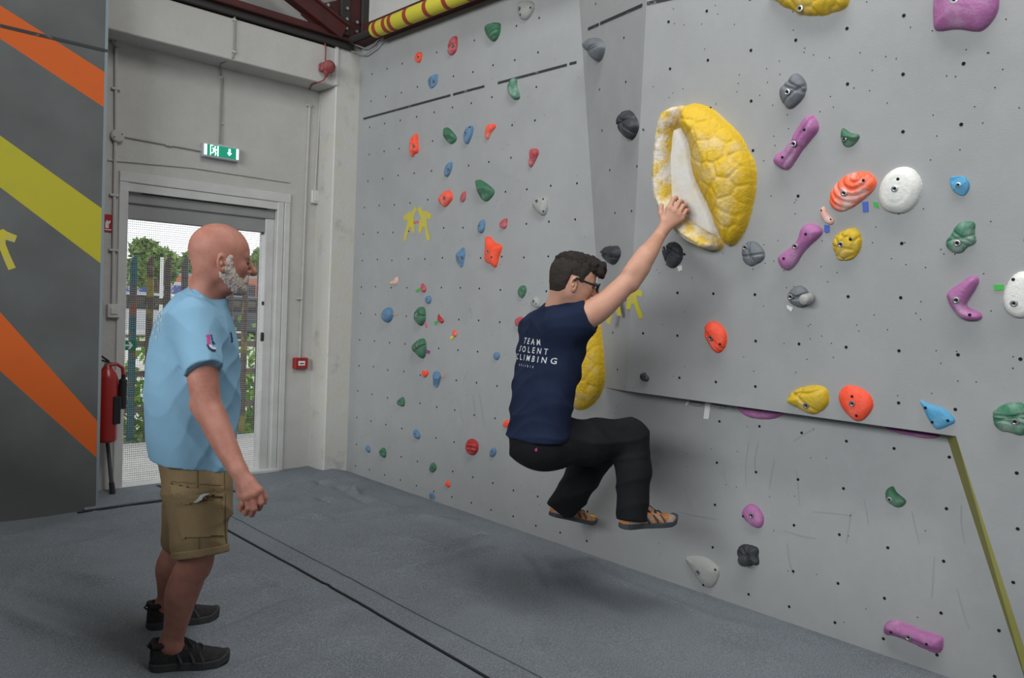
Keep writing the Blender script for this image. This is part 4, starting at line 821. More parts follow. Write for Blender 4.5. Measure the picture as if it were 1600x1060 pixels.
 ('O', [(320, 635), (370, 620), (440, 620), (500, 635), (570, 680), (608, 730), (595, 790), (560, 850), (520, 868), (470, 855), (420, 800), (370, 720)], PB, .3, 'smooth', 'grey', 'grey triangular hold standing low beside the mat', [(1091, 895), (1117, 891, .7), (1098, 915, .7)]),
 ('P', [(420, 800), (450, 765), (500, 760), (620, 810), (740, 840), (748, 870), (735, 930), (700, 938), (640, 915), (560, 880), (490, 850), (420, 845)], PB, .5, 'ledge', 'purple', 'purple bar hold lowest at the right above mat', [(1420, 996), (1393, 988, .7), (1449, 1006, .7)]),
 ('Q', [(410, 500), (460, 470), (540, 465), (620, 495), (680, 560), (675, 650), (645, 740), (610, 775), (560, 750), (490, 690), (410, 610)], PF, .55, 'groove', 'slate', 'dark grey hold beside the break in the black tape line', [(941, 70)]),
 ('S', [(570, 390), (610, 378), (660, 400), (730, 480), (738, 530), (710, 600), (670, 638), (620, 600), (560, 530), (545, 460)], PF, .55, 'groove', 'black', 'black pointed hold left of the top of the yellow clam', [(966, 193, .7), (989, 202, .7)]),
]
HO = {}
for i, (z, ol, pl, df, st, mm, lb, bo) in enumerate(HL):
    pp_ = zp(z, ol); A = np.array(pp_); q = np.array([pl.uv(pl.at(*p)) for p in pp_]); ar = abs(sum(q[j][0]*q[j-1][1]-q[j-1][0]*q[j][1] for j in range(len(q))))/2
    HO[lb] = grid_hold('climbing_hold', pp_, pl, df*.62*math.sqrt(ar), st, HM[mm], lb, seed=i+1, bolts=bo, group='bolt-on holds of the climbing wall', res=44 if ar < .02 else 70)
# pale knob on the dark grey round hold
# route tags
for z, pl, c, lb, ol in (('J', PP, 'blue', 'blue tag under the orange shell hold', [(635, 628), (668, 625), (672, 685), (640, 688)]), ('J', PP, 'blue', 'blue tag above the round yellow hold', [(412, 763), (441, 766), (440, 808), (408, 804)]),
    ('J', PP, 'green', 'green tag beside the large round white hold', [(700, 625), (722, 630), (735, 665), (705, 652)]), ('K', PP, 'green', 'green tag left of the white hold at right edge', [(602, 765), (660, 765), (660, 798), (605, 800)]),
    ('L', PP, 'white', 'white tag under the dark grey round hold', [(866, 612), (915, 630), (900, 660), (870, 635)]), ('E', PP, 'white', 'white tag beside the black lobed hold behind the forearm', [(1285, 215), (1318, 205), (1322, 240), (1295, 252)]),
    ('M', PB, 'white', 'long white tag hanging below the ledge', [(785, 330), (823, 340), (808, 460), (770, 455)]), ('M', PB, 'white', 'short white tag at the left of the flat grey hold', [(632, 345), (655, 318), (672, 322), (640, 358)]),
    ('C', PB, 'yellow', 'yellow tag of the tiny pale pink hold', [(262, 378), (285, 368), (300, 385), (278, 392)]), ('C', PB, 'green', 'green tag of the tiny pink hold', [(472, 445), (508, 425), (512, 445), (485, 462)]),
    ('C', PB, 'tan', 'tan tag of the round blue ball hold', [(290, 630), (325, 630), (325, 652), (290, 650)]), ('C', PB, 'pink', 'pink tag below rounded green hold', [(545, 715), (560, 708), (576, 745), (560, 752)]),
    ('C', PB, 'green', 'green tag of the red crescent hold', [(628, 705), (655, 695), (655, 715), (638, 735)]), ('C', PB, 'yellow', 'yellow tag of the tiny salmon hold', [(765, 828), (785, 820), (795, 835), (765, 855)]),
    ('C', PB, 'purple', 'purple tag of the larger green grooved hold', [(555, 930), (595, 948), (590, 972), (560, 962)]), ('D', PB, 'tan', 'tan tag of the blue tongue hold', [(525, 182), (553, 182), (552, 205), (535, 205)])):
    route_tag(zp(z, ol), pl, TG[c], lb)
q = PP.uv(PP.at(1265, 471)); 
# painted yellow figures with pink link between them
m_py2 = mat('yellow_wall_paint', (.55, .47, .03), .7, (.4, .38, .2), 12, .6); m_pk2 = mat('pink_wall_paint', (.60, .12, .17), .7)
def painted(pl, pts, polys, par, sc, m, name):
    o = pl.uv(pl.at(*pts)); bb = MB()
    for p in polys: n = len(p); bb.add(pl.xyz([o[0]+a*sc for a, c in p], [o[1]+c*sc for a, c in p], [.0014]*n), [list(range(n))])
    return bb.obj(name, m, par)
FIG = [[(-.12, .5), (.0, .44), (.14, .54), (.28, .68), (.42, .54), (.26, .36), (.18, .24), (.28, .02), (.32, -.32), (.12, -.32), (.06, -.10), (-.06, -.12), (-.14, -.36), (-.26, -.66), (-.44, -.58), (-.28, -.2), (-.18, .08), (-.18, .20), (-.40, .14), (-.46, .34), (-.20, .44)]]
FIGR = [[(-a, c) for a, c in FIG[0]][::-1]]
LINK = [[(-.16, .05), (0, .02), (.16, .05), (.16, -.08), (0, -.05), (-.16, -.08)]]
for px_, py_, pl, s_ in ((641, 351, PB, .19),): painted(pl, (px_, py_), FIG, wall_right, s_, m_py2, 'painted_figure'); painted(pl, (662, 350), FIGR, wall_right, s_, m_py2, 'painted_figure'); painted(pl, (650.5, 347), LINK, wall_right, .17, m_pk2, 'painted_link')
painted(PP, (989, 470), FIGR, wall_right, .14, m_py2, 'painted_figure'); painted(PP, (960, 480), FIG, wall_right, .14, m_py2, 'painted_figure'); painted(PP, (975, 466), LINK, wall_right, .13, m_pk2, 'painted_link')
painted(LP, (-3, 385), FIGR, wall_left, .20, m_py2, 'painted_figure')

# ------------------------------------------------------------------ big yellow cobbled holds
m_cob = mat('yellow_cobble', (.62, .40, .015), .6, (.62, .50, .30), 9, .75, .45, 70, lo=.50, hi=.72)
m_lip = mat('chalky_yellow', (.62, .42, .05), .6, (.68, .65, .60), 14, .9, .6, 50, lo=.40, hi=.56)
m_cav = mat('chalk_white', (.66, .65, .62), .6, (.62, .52, .28), 8, .7, .2, 50, lo=.5, hi=.7)
clam = empty('clam_hold', PP.at(1100, 385), 'huge yellow cobbled clam shaped hold gripped by the climber', 'climbing hold', 'bolt-on holds of the climbing wall')
SEED = [PP.uv(PP.at(*p, .13)) for p in zp('G', [(270, 130), (335, 130), (420, 155), (355, 240), (480, 260), (590, 330), (345, 360), (430, 350), (550, 390), (650, 460), (390, 510), (495, 460), (565, 515), (480, 580), (655, 600), (575, 620), (390, 640), (505, 690), (615, 720), (465, 765), (575, 790), (530, 865), (250, 220), (280, 290), (300, 480), (350, 600), (430, 820), (520, 330), (620, 400), (500, 220)])]
def cob(seeds, g, wd, dp):
    def f(U, W, H, t, tm):
        D = np.stack([np.hypot(U-q[0], W-q[1]) for q in seeds], -1); D.sort(-1); e = D[..., 1]-D[..., 0]; P = np.stack([U, W, U*0], -1)
        return H - g*np.exp(-(e/wd)**2)*np.clip(H/dp*2, 0, 1) + g*.5*np.clip(1-(D[..., 0]/.07)**2, 0, 1) + .0022*noise(P, 60, 4)+.0015*noise(P, 130, 9)
    return f
def lipfn(U, W, H, t, tm):
    P = np.stack([U, W, U*0], -1); return H + .006*np.sin(t/tm*15+1.2*noise(P, 8, 2))*np.clip(t/tm*3, 0, 1) + .003*noise(P, 50, 3)
grid_hold('cavity', zp('G', [(180, 215), (230, 215), (300, 310), (315, 420), (350, 560), (430, 690), (470, 800), (480, 880), (400, 850), (280, 780), (180, 680), (165, 400)]), PP, .05, 'smooth', m_cav, None, parent=clam, bolts=[], flat=.3, fn=lambda U, W, H, t, tm: H+.004*noise(np.stack([U, W, U*0], -1), 22, 2))
grid_hold('lip', zp('G', [(235, 95), (205, 92), (150, 105), (115, 170), (95, 300), (80, 450), (85, 600), (110, 690), (200, 805), (230, 850), (330, 920), (420, 955), (480, 950), (505, 920), (485, 880), (440, 860), (385, 815), (275, 735), (205, 650), (196, 560), (190, 400), (196, 250), (225, 190)]), PP, .115, 'smooth', m_lip, None, parent=clam, bolts=[], flat=.95, res=90, fn=lipfn)
grid_hold('cobbled_shell', zp('G', [(222, 95), (250, 75), (310, 80), (400, 115), (490, 190), (580, 270), (635, 370), (680, 440), (688, 560), (670, 680), (640, 800), (595, 885), (545, 930), (505, 915), (480, 860), (440, 790), (400, 690), (320, 560), (280, 440), (270, 320), (205, 235), (200, 160)]), PP, .135, 'smooth', m_cob, None, parent=clam, bolts=[z1('G', (650, 580))+(.7,), z1('G', (548, 893))+(.7,), z1('G', (573, 310))+(.7,)], flat=1.0, res=110, fn=cob(SEED, .0075, .0075, .135))
S2 = [PB.uv(PB.at(*p, .05)) for p in ((930, 515), (922, 535), (935, 552), (918, 575), (935, 590), (912, 612), (925, 620), (900, 630), (895, 600), (908, 550), (890, 570))]
grid_hold('climbing_hold', [(925, 494), (936, 500), (942, 535), (947, 575), (946, 597), (936, 620), (917, 638), (896, 644), (880, 632), (876, 590), (883, 545), (905, 510)], PB, .10, 'smooth', m_cob, 'large yellow cobbled hold behind the climber back', bolts=[(937, 589, .7)], flat=.9, res=70, group='bolt-on holds of the climbing wall', fn=cob(S2, .007, .008, .10))
def knob(lb, pl, px, py, r, h0, h1, m):
    q = pl.uv(pl.at(px, py, (h0+h1)/2)); an = np.arange(16)*2*math.pi/16; bb = MB(); pr_ = ((1.0, h0), (1.0, h0+(h1-h0)*.7), (.85, h0+(h1-h0)*.92), (.55, h1))
    for k_, h_ in pr_: bb.V += [tuple(x) for x in pl.xyz(q[0]+r*k_*np.cos(an), q[1]+r*k_*np.sin(an), np.full(16, h_))]
    for j in range(3): bb.F += [[j*16+i, j*16+(i+1) % 16, (j+1)*16+(i+1) % 16, (j+1)*16+i] for i in range(16)]
    bb.F.append([48+i for i in range(16)]); bb.obj('knob', m, HO[lb], smooth=True)
knob('dark grey round hold with pale knob below purple bone', PP, 1259, 468, .023, .02, .075, HM['grey'])
knob('black knobbed hold low on the wall below purple oval', PB, 1163, 876, .028, .02, .068, HM['black'])

# ------------------------------------------------------------------ organic modelling: smooth unions on a voxel grid
class Vol:
    def __init__(s, lo, hi, h):
        s.h = h; s.lo = np.array(lo, float)-3*h; n = np.ceil((np.array(hi, float)+3*h-s.lo)/h).astype(int)+1
        s.ax = [s.lo[i]+h*np.arange(n[i]) for i in range(3)]; s.F = np.full(n, .2)
    def sub(s, lo, hi):
        sl = []
        for i in range(3):
            a = int(np.clip(math.floor((lo[i]-s.lo[i])/s.h), 0, len(s.ax[i])-1)); b_ = int(np.clip(math.ceil((hi[i]-s.lo[i])/s.h)+1, a+1, len(s.ax[i]))); sl.append(slice(a, b_))
        P = np.stack(np.meshgrid(s.ax[0][sl[0]], s.ax[1][sl[1]], s.ax[2][sl[2]], indexing='ij'), -1); return tuple(sl), P
    def op(s, sl, d, k, mode):
        f = s.F[sl]
        if mode == 'sub':
            d = -d; hh = np.clip(k-np.abs(f-d), 0, None)/k if k > 0 else 0; s.F[sl] = np.maximum(f, d)+hh*hh*k/4
        elif mode == 'int': s.F[sl] = np.maximum(f, d)
        else:
            hh = np.clip(k-np.abs(f-d), 0, None)/k if k > 0 else 0; s.F[sl] = np.minimum(f, d)-hh*hh*k/4
        return s
    def cap(s, a, b, ra, rb=None, k=.015, mode='add', m=.014):
        rb = ra if rb is None else rb; a = np.asarray(a, float); b = np.asarray(b, float); r = max(ra, rb)+k+m
        sl, P = s.sub(np.minimum(a, b)-r, np.maximum(a, b)+r); e = b-a; t = np.clip(((P-a)@e)/(e@e+1e-12), 0, 1)
        d = np.linalg.norm(P-a-t[..., None]*e, axis=-1)-(ra+(rb-ra)*t); return s.op(sl, d, k, mode)
    def cone(s, a, b, ra, rb, k=.02, mode='add', cut0=False, ry=1., side=None):
        """tapered tube with a flat end at b (and a)"""
        a = np.asarray(a, float); b = np.asarray(b, float); r = max(ra, rb)*max(1, ry)+k+.03
        sl, P = s.sub(np.minimum(a, b)-r, np.maximum(a, b)+r); e = b-a; L_ = np.linalg.norm(e); e = e/L_; t = (P-a)@e
        rad = P-a-t[..., None]*e
        if side is not None:
            sd = np.asarray(side, float); sd = sd-e*(sd@e); sd /= np.linalg.norm(sd); c = rad@sd; rad = rad-(c*(1-1/ry))[..., None]*sd
        d = np.linalg.norm(rad, axis=-1)-(ra+(rb-ra)*np.clip(t/L_, 0, 1)); d = np.maximum(d, t-L_)
        d = np.maximum(d, -t) if cut0 else np.where(t < 0, np.linalg.norm(P-a, axis=-1)-ra, d)
        return s.op(sl, d, k, mode)
    def ell(s, c, r, A=None, k=.015, mode='add'):
        c = np.asarray(c, float); r = np.asarray(r, float); R = r.max()+k+.03
        sl, P = s.sub(c-R, c+R); q = P-c
        if A is not None: q = q@np.asarray(A, float).T
        k0 = np.linalg.norm(q/r, axis=-1)+1e-9; k1 = np.linalg.norm(q/(r*r), axis=-1)+1e-9; return s.op(sl, k0*(k0-1)/k1, k, mode)
    def loft(s, st, ex, ey, k=.02, n=2.3, mode='add', slope=(0, 0), slope_hi=None):
        """stations (centre, rx, ry) stacked along z; flat ends; slope tilts the lower cut along ex, ey"""
        st = sorted(st, key=lambda q: q[0][2]); z = np.array([q[0][2] for q in st]); C_ = np.array([q[0] for q in st]); rx = np.array([q[1] for q in st]); ry = np.array([q[2] for q in st]); R = max(rx.max(), ry.max())+.06
        sl, P = s.sub(C_.min(0)-R, C_.max(0)+R); Z_ = P[..., 2]; cx = np.interp(Z_, z, C_[:, 0]); cy = np.interp(Z_, z, C_[:, 1]); a = np.interp(Z_, z, rx); b_ = np.interp(Z_, z, ry)
        qx = P[..., 0]-cx; qy = P[..., 1]-cy; u = qx*ex[0]+qy*ex[1]; v = qx*ey[0]+qy*ey[1]
        d = ((np.abs(u/a)**n+np.abs(v/b_)**n)**(1/n)-1)*np.minimum(a, b_); lowz = z[0]+slope[0]*u+slope[1]*v
        d = np.maximum(d, np.maximum(lowz-Z_, Z_-z[-1])); return s.op(sl, d, k, mode)
    def add(s, fn):
        near = np.abs(s.F) < max(.016, 3.5*s.h); s.F[near] += fn(s.lo+s.h*np.argwhere(near)); return s
    def mesh(s):
        F = s.F; n = np.array(F.shape)-1; S = F < 0
        any_ = np.zeros(tuple(n), bool); all_ = np.ones(tuple(n), bool)
        offs = [(i, j, k_) for i in (0, 1) for j in (0, 1) for k_ in (0, 1)]
        for o in offs: q = S[o[0]:o[0]+n[0], o[1]:o[1]+n[1], o[2]:o[2]+n[2]]; any_ |= q; all_ &= q
        act = any_ & ~all_; I = np.argwhere(act); idx = -np.ones(tuple(n), np.int32); idx[act] = np.arange(len(I)); st_ = np.array([F.shape[1]*F.shape[2], F.shape[2], 1]); base = I@st_; Ff = F.ravel()
        cv = {o: Ff[base+np.array(o)@st_] for o in offs}; c = np.zeros((len(I), 3)); cnt = np.zeros(len(I))
        for a in range(3):
            for o in offs:
                if o[a]: continue
                p = list(o); p[a] = 1; f0 = cv[o]; f1 = cv[tuple(p)]; x = (f0 < 0) != (f1 < 0); t = np.where(x, f0/(f0-f1+1e-12), 0)
                for d in range(3): c[:, d] += np.where(x, (o[d] if d != a else 0)+(t if d == a else 0), 0)
                cnt += x
        V = s.lo + s.h*(I + c/cnt[:, None]); Q = []
        for a in range(3):
            b_, d = (a+1) % 3, (a+2) % 3; sh = [slice(None)]*3
            lo = [slice(1, -1)]*3; lo[a] = slice(0, -1); hi = list(lo); hi[a] = slice(1, None)
            s0_ = S[tuple(lo)]; s1_ = S[tuple(hi)]; X = np.argwhere(s0_ != s1_)
            if not len(X): continue
            g = X.copy(); g[:, b_] += 1; g[:, d] += 1; fl_ = s0_[tuple(X.T)]
            def id_(db, dd): h_ = g.copy(); h_[:, b_] -= db; h_[:, d] -= dd; return idx[tuple(h_.T)]
            q = np.stack([id_(1, 1), id_(0, 1), id_(0, 0), id_(1, 0)], 1); q[~fl_] = q[~fl_][:, ::-1]; Q.append(q)
        return V, np.concatenate(Q)
def join(ms):
    V = []; Q = []; n = 0
    for v, q in ms: V.append(v); Q.append(q+n); n += len(v)
    return np.concatenate(V), np.concatenate(Q)
def smoothmesh(name, vq, m, parent, **k): return obj(name, vq[0], vq[1], m, parent, smooth=True, **k)
def folds_fn(amp, freq, dirv, seed, iso=.4):
    dv = np.asarray(dirv, float); dv /= np.linalg.norm(dv)
    def f(P):
        wv = P + .30/freq*np.stack([noise(P, freq*.6, seed+i) for i in range(3)], -1); x = 1-np.abs(np.sin((wv@dv)*freq*3.14 + 1.2*noise(P, freq*.7, seed+5)))
        return amp*(.4-x**1.4*1.3)*np.clip(.55+.8*noise(P, freq*.55, seed+8), .05, 1) + amp*iso*noise(P, freq*1.6, seed+2)
    return f
def frame(yaw, pitch=0., roll=0.):
    ex = np.array([math.cos(yaw)*math.cos(pitch), math.sin(yaw)*math.cos(pitch), math.sin(pitch)]); ey = np.array([-math.sin(yaw), math.cos(yaw), 0.]); ez = np.cross(ex, ey)
    return ex, ey*math.cos(roll)+ez*math.sin(roll), ez*math.cos(roll)-ey*math.sin(roll)
def head(o, fr, s=1., nose=1., jaw=1., h=.0028, neck=None, nk=1.):
    """head and neck; o = centre of the skull at brow level; x forward, y left, z up"""
    ex, ey, ez = fr; A = np.array([ex, ey, ez]); L = lambda x, y, z: o + s*(ex*x+ey*y+ez*z)
    v = Vol(o-.21*s, o+np.array([.21, .21, .17])*s, h); R = lambda *r: np.array(r)*s
    v.ell(L(-.004, 0, .020), R(.104, .078, .098), A, .01); v.ell(L(.038, 0, .012), R(.066, .066, .078), A, .02)
    v.ell(L(.040, 0, -.052), R(.058, .060, .078), A, .03); v.ell(L(.0, 0, -.028), R(.085, .068, .07), A, .02)
    for sd in (-1, 1):
        v.cap(L(.002, sd*.052, -.068), L(.060, sd*.024, -.112), .020*s*jaw, .017*s, .03)
        v.ell(L(.062, sd*.036, -.040), R(.026, .022, .022), A, .02)                 # cheek bone
        v.cap(L(.088, sd*.006, .004), L(.078, sd*.042, .004), .013*s, .010*s, .012)   # brow
    v.ell(L(.080, 0, -.117), R(.024, .026, .022), A, .02)                            # chin
    v.ell(L(.086, 0, -.082), R(.016, .026, .022), A, .012)                           # mouth mound
    for sd in (-1, 1): v.ell(L(.107, sd*.030, -.017), R(.020, .017, .012), A, .010, 'sub')
    v.cap(L(.098, 0, -.006), L(.112+.008*nose, 0, -.046), .009*s, .0125*s, .010); v.ell(L(.110+.010*nose, 0, -.051), R(.016, .014, .014), A, .006)
    for sd in (-1, 1): v.ell(L(.102, sd*.012, -.054), R(.012, .008, .009), A, .005)
    v.cap(L(.103, -.016, -.0845), L(.103, .016, -.0845), .003*s, .003*s, .004, 'sub')  # lip line
    v.cap(L(.098, -.014, -.079), L(.098, .014, -.079), .0065*s, .0065*s, .006); v.cap(L(.097, -.012, -.090), L(.097, .012, -.090), .007*s, .007*s, .006)
    for sd in (-1, 1):                                                               # ears
        ex2 = (ex*.9+ey*sd*-.42); ex2 /= np.linalg.norm(ex2); ez2 = ez*.97-ex*.24; ez2 -= ex2*(ez2@ex2); ez2 /= np.linalg.norm(ez2); A2 = np.array([ex2, np.cross(ez2, ex2), ez2])
        c = L(-.006, sd*.083, -.030); v.ell(c, R(.021, .0075, .034), A2, .006); v.ell(c-ez2*.020*s+ex2*.004*s, R(.012, .008, .014), A2, .006)
        v.ell(c+ey*sd*.007*s+ex2*.001*s+ez2*.004*s, R(.012, .007, .021), A2, .003, 'sub'); v.ell(c+ey*sd*.003*s-ex2*.003*s-ez2*.002*s, R(.006, .007, .011), A2, .003)
        v.ell(c+ey*sd*.006*s+ex2*.012*s-ez2*.004*s, R(.004, .006, .008), A2, .003)
    if neck is not None:
        v.cap(L(-.030, 0, -.045), neck, .056*s*nk, .066*s*nk, .03); v.cap(L(.026, 0, -.095), neck+(ex*.03+ez*.02)*s, .032*s*nk, .042*s*nk, .03)
    return v, L, A, R
def skinmat(name, c, c2, s_=16): return mat(name, c, .55, c2, s_, .55, .15, 240, lo=.42, hi=.62, spec=.35)

# ------------------------------------------------------------------ shared figure parts
def limb(v, pts, k=.012):
    P = np.array([p for p, r in pts]); R_ = np.array([r for p, r in pts]); t = np.arange(len(pts)); n = (len(pts)-1)*7+1; tt = np.linspace(0, len(pts)-1, n)
    # smooth spline through the joints, radii follow
    def cr(A):
        A = np.asarray(A, float); out = []
        for x in tt:
            i = min(int(x), len(A)-2); f = x-i; p0 = A[max(i-1, 0)]; p1 = A[i]; p2 = A[i+1]; p3 = A[min(i+2, len(A)-1)]
            out.append(.5*(2*p1+(p2-p0)*f+(2*p0-5*p1+4*p2-p3)*f*f+(3*p1-p0-3*p2+p3)*f**3))
        return out
    Q = cr(P); R_ = cr(R_)
    for i in range(n-1): v.cap(Q[i], Q[i+1], R_[i], R_[i+1], .002)
def hand(v, wrist, fingers, thumb, rp=.013, rf=.0092):
    """palm fans from the wrist to the knuckles; each finger is its own bent chain"""
    for f in fingers: v.cap(wrist+(f[0]-wrist)*.12, f[0], .019, rp, .012)
    for a, b in zip(fingers[:-1], fingers[1:]): v.cap(a[0], b[0], rp*.95, rp*.95, .008)
    v.cap(wrist, thumb[0], .018, .015, .014)
    for i, f in enumerate(fingers):
        r = rf*(1, 1.04, .98, .86)[i]
        for j in range(len(f)-1): v.cap(f[j], f[j+1], r*(1.08-.07*j), r*(1.02-.07*j), .003)
    for j in range(len(thumb)-1): v.cap(thumb[j], thumb[j+1], rf*(1.3-.12*j), rf*(1.15-.12*j), .005)
def bbox(pts, r): P = np.array(pts); return P.min(0)-r, P.max(0)+r
def surf_cast(o, pts, dirs, off):
    me = o.data; W = worg(o); n = len(me.vertices); co_ = np.empty(n*3); me.vertices.foreach_get('co', co_); bv = BVHTree.FromPolygons([tuple(c) for c in (co_.reshape(-1, 3)+W)], [tuple(p.vertices) for p in me.polygons])
    out = []; ok = []
    for p, d in zip(pts, dirs):
        h_ = bv.ray_cast(Vector(p), Vector(d)); ok.append(h_[0] is not None)
        if h_[0] is None: out.append(np.array(p)); continue
        nn = np.array(h_[1]); nn = nn if nn@np.array(d) < 0 else -nn; out.append(np.array(h_[0])+nn*off)
    return np.array(out), np.array(ok)
def patch(name, target, poly, m, parent, off=.003, step=2.5, th=.004, smooth=True):
    """cloth patch that lies on a garment: outline in pixels, dropped on to the surface"""
    P = np.array(poly, float); x = np.arange(P[:, 0].min(), P[:, 0].max()+step, step); y = np.arange(P[:, 1].min(), P[:, 1].max()+step, step)
    Xg, Yg = np.meshgrid(x, y, indexing='ij'); sd = poly_sd(np.c_[Xg.ravel(), Yg.ravel()], P).reshape(Xg.shape)
    pr = [(a, c) for a, c in zip(Xg.ravel(), Yg.ravel())]; Q, ok = surf_cast(target, [CAM]*len(pr), [ray(*p) for p in pr], off); ok = ok.reshape(Xg.shape) & (sd < step*.35)
    Q = Q.reshape(Xg.shape+(3,)); idx = -np.ones(Xg.shape, int); idx[ok] = np.arange(ok.sum()); V = list(Q[ok]); n = len(V); cen = worg(target)
    V += [q+ray(800, 530)*th*1.5 for q in V]; q = ok[:-1, :-1] & ok[1:, :-1] & ok[1:, 1:] & ok[:-1, 1:]; I, J = np.nonzero(q)
    Fc = [[idx[i, j], idx[i, j+1], idx[i+1, j+1], idx[i+1, j]] for i, j in zip(I, J)]; cnt = {}
    for f in Fc:
        for a, b in zip(f, f[1:]+f[:1]): cnt[(a, b)] = 1
    Fc += [[a, a+n, b+n, b] for (a, b) in list(cnt) if (b, a) not in cnt]
    return obj(name, V, Fc, m, parent)
def cloth_text(name, target, rows, org, u, v, d, m, parent, off=.002):
    """lettering printed on the cloth: text laid on a plane and dropped along d"""
    V = []; Fc = []
    for txt, du, dv, hgt, wid in rows:
        cu = bpy.data.curves.new('t', 'FONT'); cu.body = txt; cu.align_x = 'CENTER'; cu.resolution_u = 2; cu.space_character = 1.75; cu.offset = .012
        o = bpy.data.objects.new('t', cu); me = o.to_mesh(); P = np.array([x.co[:] for x in me.vertices]); b0 = len(V)
        sx = wid/(P[:, 0].max()-P[:, 0].min()); sy = hgt/(P[:, 1].max()-P[:, 1].min())
        V += [org+u*(du+p[0]*sx)+v*(dv+p[1]*sy) for p in P]; Fc += [[b0+i for i in p.vertices] for p in me.polygons]; o.to_mesh_clear(); bpy.data.objects.remove(o); bpy.data.curves.remove(cu)
    Q, ok = surf_cast(target, V, [d]*len(V), off); Fc = [f for f in Fc if all(ok[i] for i in f)]
    return obj(name, Q, Fc, m, parent)
def shoe(heel, toe, H_, W_, parent, mu, ms, name='shoe', lift=0., solez=.022, label=None, collar=.6, tip=.03, md=None, md2=None):
    L_ = np.linalg.norm(toe-heel); x_ = (toe-heel)/L_; y_ = np.cross((0, 0, 1.), x_); y_ /= np.linalg.norm(y_); z_ = np.cross(x_, y_)
    e = empty(name, heel, parent=parent); 
    if label: e['label'] = label
    lo, hi = bbox([heel-x_*.02, toe+x_*.02, heel+z_*(H_+.03), toe+z_*.1], W_+.02)
    def loc(P): q = P-heel; return q@x_, q@y_, q@z_
    T = [-.02, 0, .04, .12, .3, .5, .68, .85, .95, 1.0, 1.03]
    wd = lambda x: np.interp(x/L_, T, np.array([.05, .45, .64, .74, .70, .82, 1, .92, .66, .40, .05])*W_)
    hg = lambda x: np.interp(x/L_, T, np.array([.5, .95, 1.0, 1.0, .97, .80, .62, .50, .42, .30, .1])*H_)
    v = Vol(lo, hi, .003); P = np.stack(np.meshgrid(*v.ax, indexing='ij'), -1); x, y, z = loc(P)
    n = 2.6; w_, h_ = wd(x), hg(x); zz = np.maximum(z-.006, 0)
    v.F = ((np.abs(y/w_)**n+(zz/h_)**n)**(1/n)-1)*np.minimum(w_, h_)*.8; v.F = np.maximum(v.F, .006-z); v.F = np.maximum(v.F, np.maximum(-x-.004, x-L_-.004))
    v.add(lambda P: .0016*noise(P, 40, 3)); up_ = smoothmesh('upper', v.mesh(), mu, e)
    v2 = Vol(lo, hi, .003); wS = wd(x)*1.05+.002; v2.F = np.maximum(np.abs(y)-wS, np.abs(z-solez/2-np.clip((x/L_-.8)/.2, 0, 1)**2*tip*.5)-solez/2); v2.F = np.maximum(v2.F, np.maximum(-x-.008, x-L_-.007))
    smoothmesh('sole', v2.mesh(), ms, e)
    bb = MB()
    for i in range(5):
        t = .40+.065*i; zc_ = np.interp(t, T, [.5, .95, 1.0, 1.0, .97, .80, .62, .50, .42, .30, .1])*H_; sgn = 1 if i % 2 else -1; hw = W_*.42
        bb.tube([heel+x_*L_*(t-.02*sgn)+y_*-hw*1.25+z_*(zc_*.88+.004), heel+x_*L_*(t-.012*sgn)+y_*-hw*.6+z_*(zc_*.98+.009), heel+x_*L_*t+z_*(zc_+.011), heel+x_*L_*(t+.012*sgn)+y_*hw*.6+z_*(zc_*.98+.009), heel+x_*L_*(t+.02*sgn)+y_*hw*1.25+z_*(zc_*.88+.004)], .0034, 6)
    bb.tube([heel+x_*L_*.42+z_*(H_*.93), heel+x_*L_*.46+z_*(H_*.93+.016)+y_*-.012, heel+x_*L_*.54+z_*(H_*.80+.006)+y_*-.03], .0022, 6); bb.obj('laces', md or m_black, e)
    tg = Vol(*bbox([heel+x_*L_*.2+z_*H_, heel+x_*L_*.5+z_*H_*1.2], .05), .0032); tg.cap(heel+x_*L_*.30+z_*(H_*1.16), heel+x_*L_*.52+z_*H_*.74, .016, .02, .004); tg.cap(heel+x_*L_*.04+y_*W_*.5+z_*H_*.98, heel+x_*L_*.27+y_*W_*.52+z_*H_*1.0, .011, .011, .004); tg.cap(heel+x_*L_*.04-y_*W_*.5+z_*H_*.98, heel+x_*L_*.27-y_*W_*.52+z_*H_*1.0, .011, .011, .004); tg.cap(heel+x_*L_*.02-y_*W_*.4+z_*H_*1.0, heel+x_*L_*.02+y_*W_*.4+z_*H_*1.0, .011, .011, .004)
    smoothmesh('collar_and_tongue', tg.mesh(), mu, e)
    for sd_ in (-1, 1):
        for t0_ in (.34, .50, .62): MB().tube([heel+x_*L_*t0_+y_*sd_*W_*.62+z_*H_*.66, heel+x_*L_*(t0_+.06)+y_*sd_*W_*.93+z_*H_*.36, heel+x_*L_*(t0_+.05)+y_*sd_*W_*.98+z_*.03], [.004, .006, .006], 6).obj('side_overlay', md2 or mu, e)
    MB().tube([heel-x_*.002+z_*H_*.8, heel-x_*.014+z_*H_*.92, heel-x_*.004+z_*H_*1.05], .004, 6).obj('pull_tab', md or m_black, e)
    return e
def eye(L, s, par, mi):
    for sd in (-1, 1):
        c = L(.091, sd*.030, -.018); bm_ = bmesh.new(); bmesh.ops.create_uvsphere(bm_, u_segments=12, v_segments=8, radius=.0115*s); V = [np.array(v.co)+c for v in bm_.verts]; Fc = [[v.index for v in f.verts] for f in bm_.faces]; bm_.free(); obj('eye', V, Fc, mi, par, smooth=True)
m_eye = mat('eye_dark', (.10, .07, .06), .2)

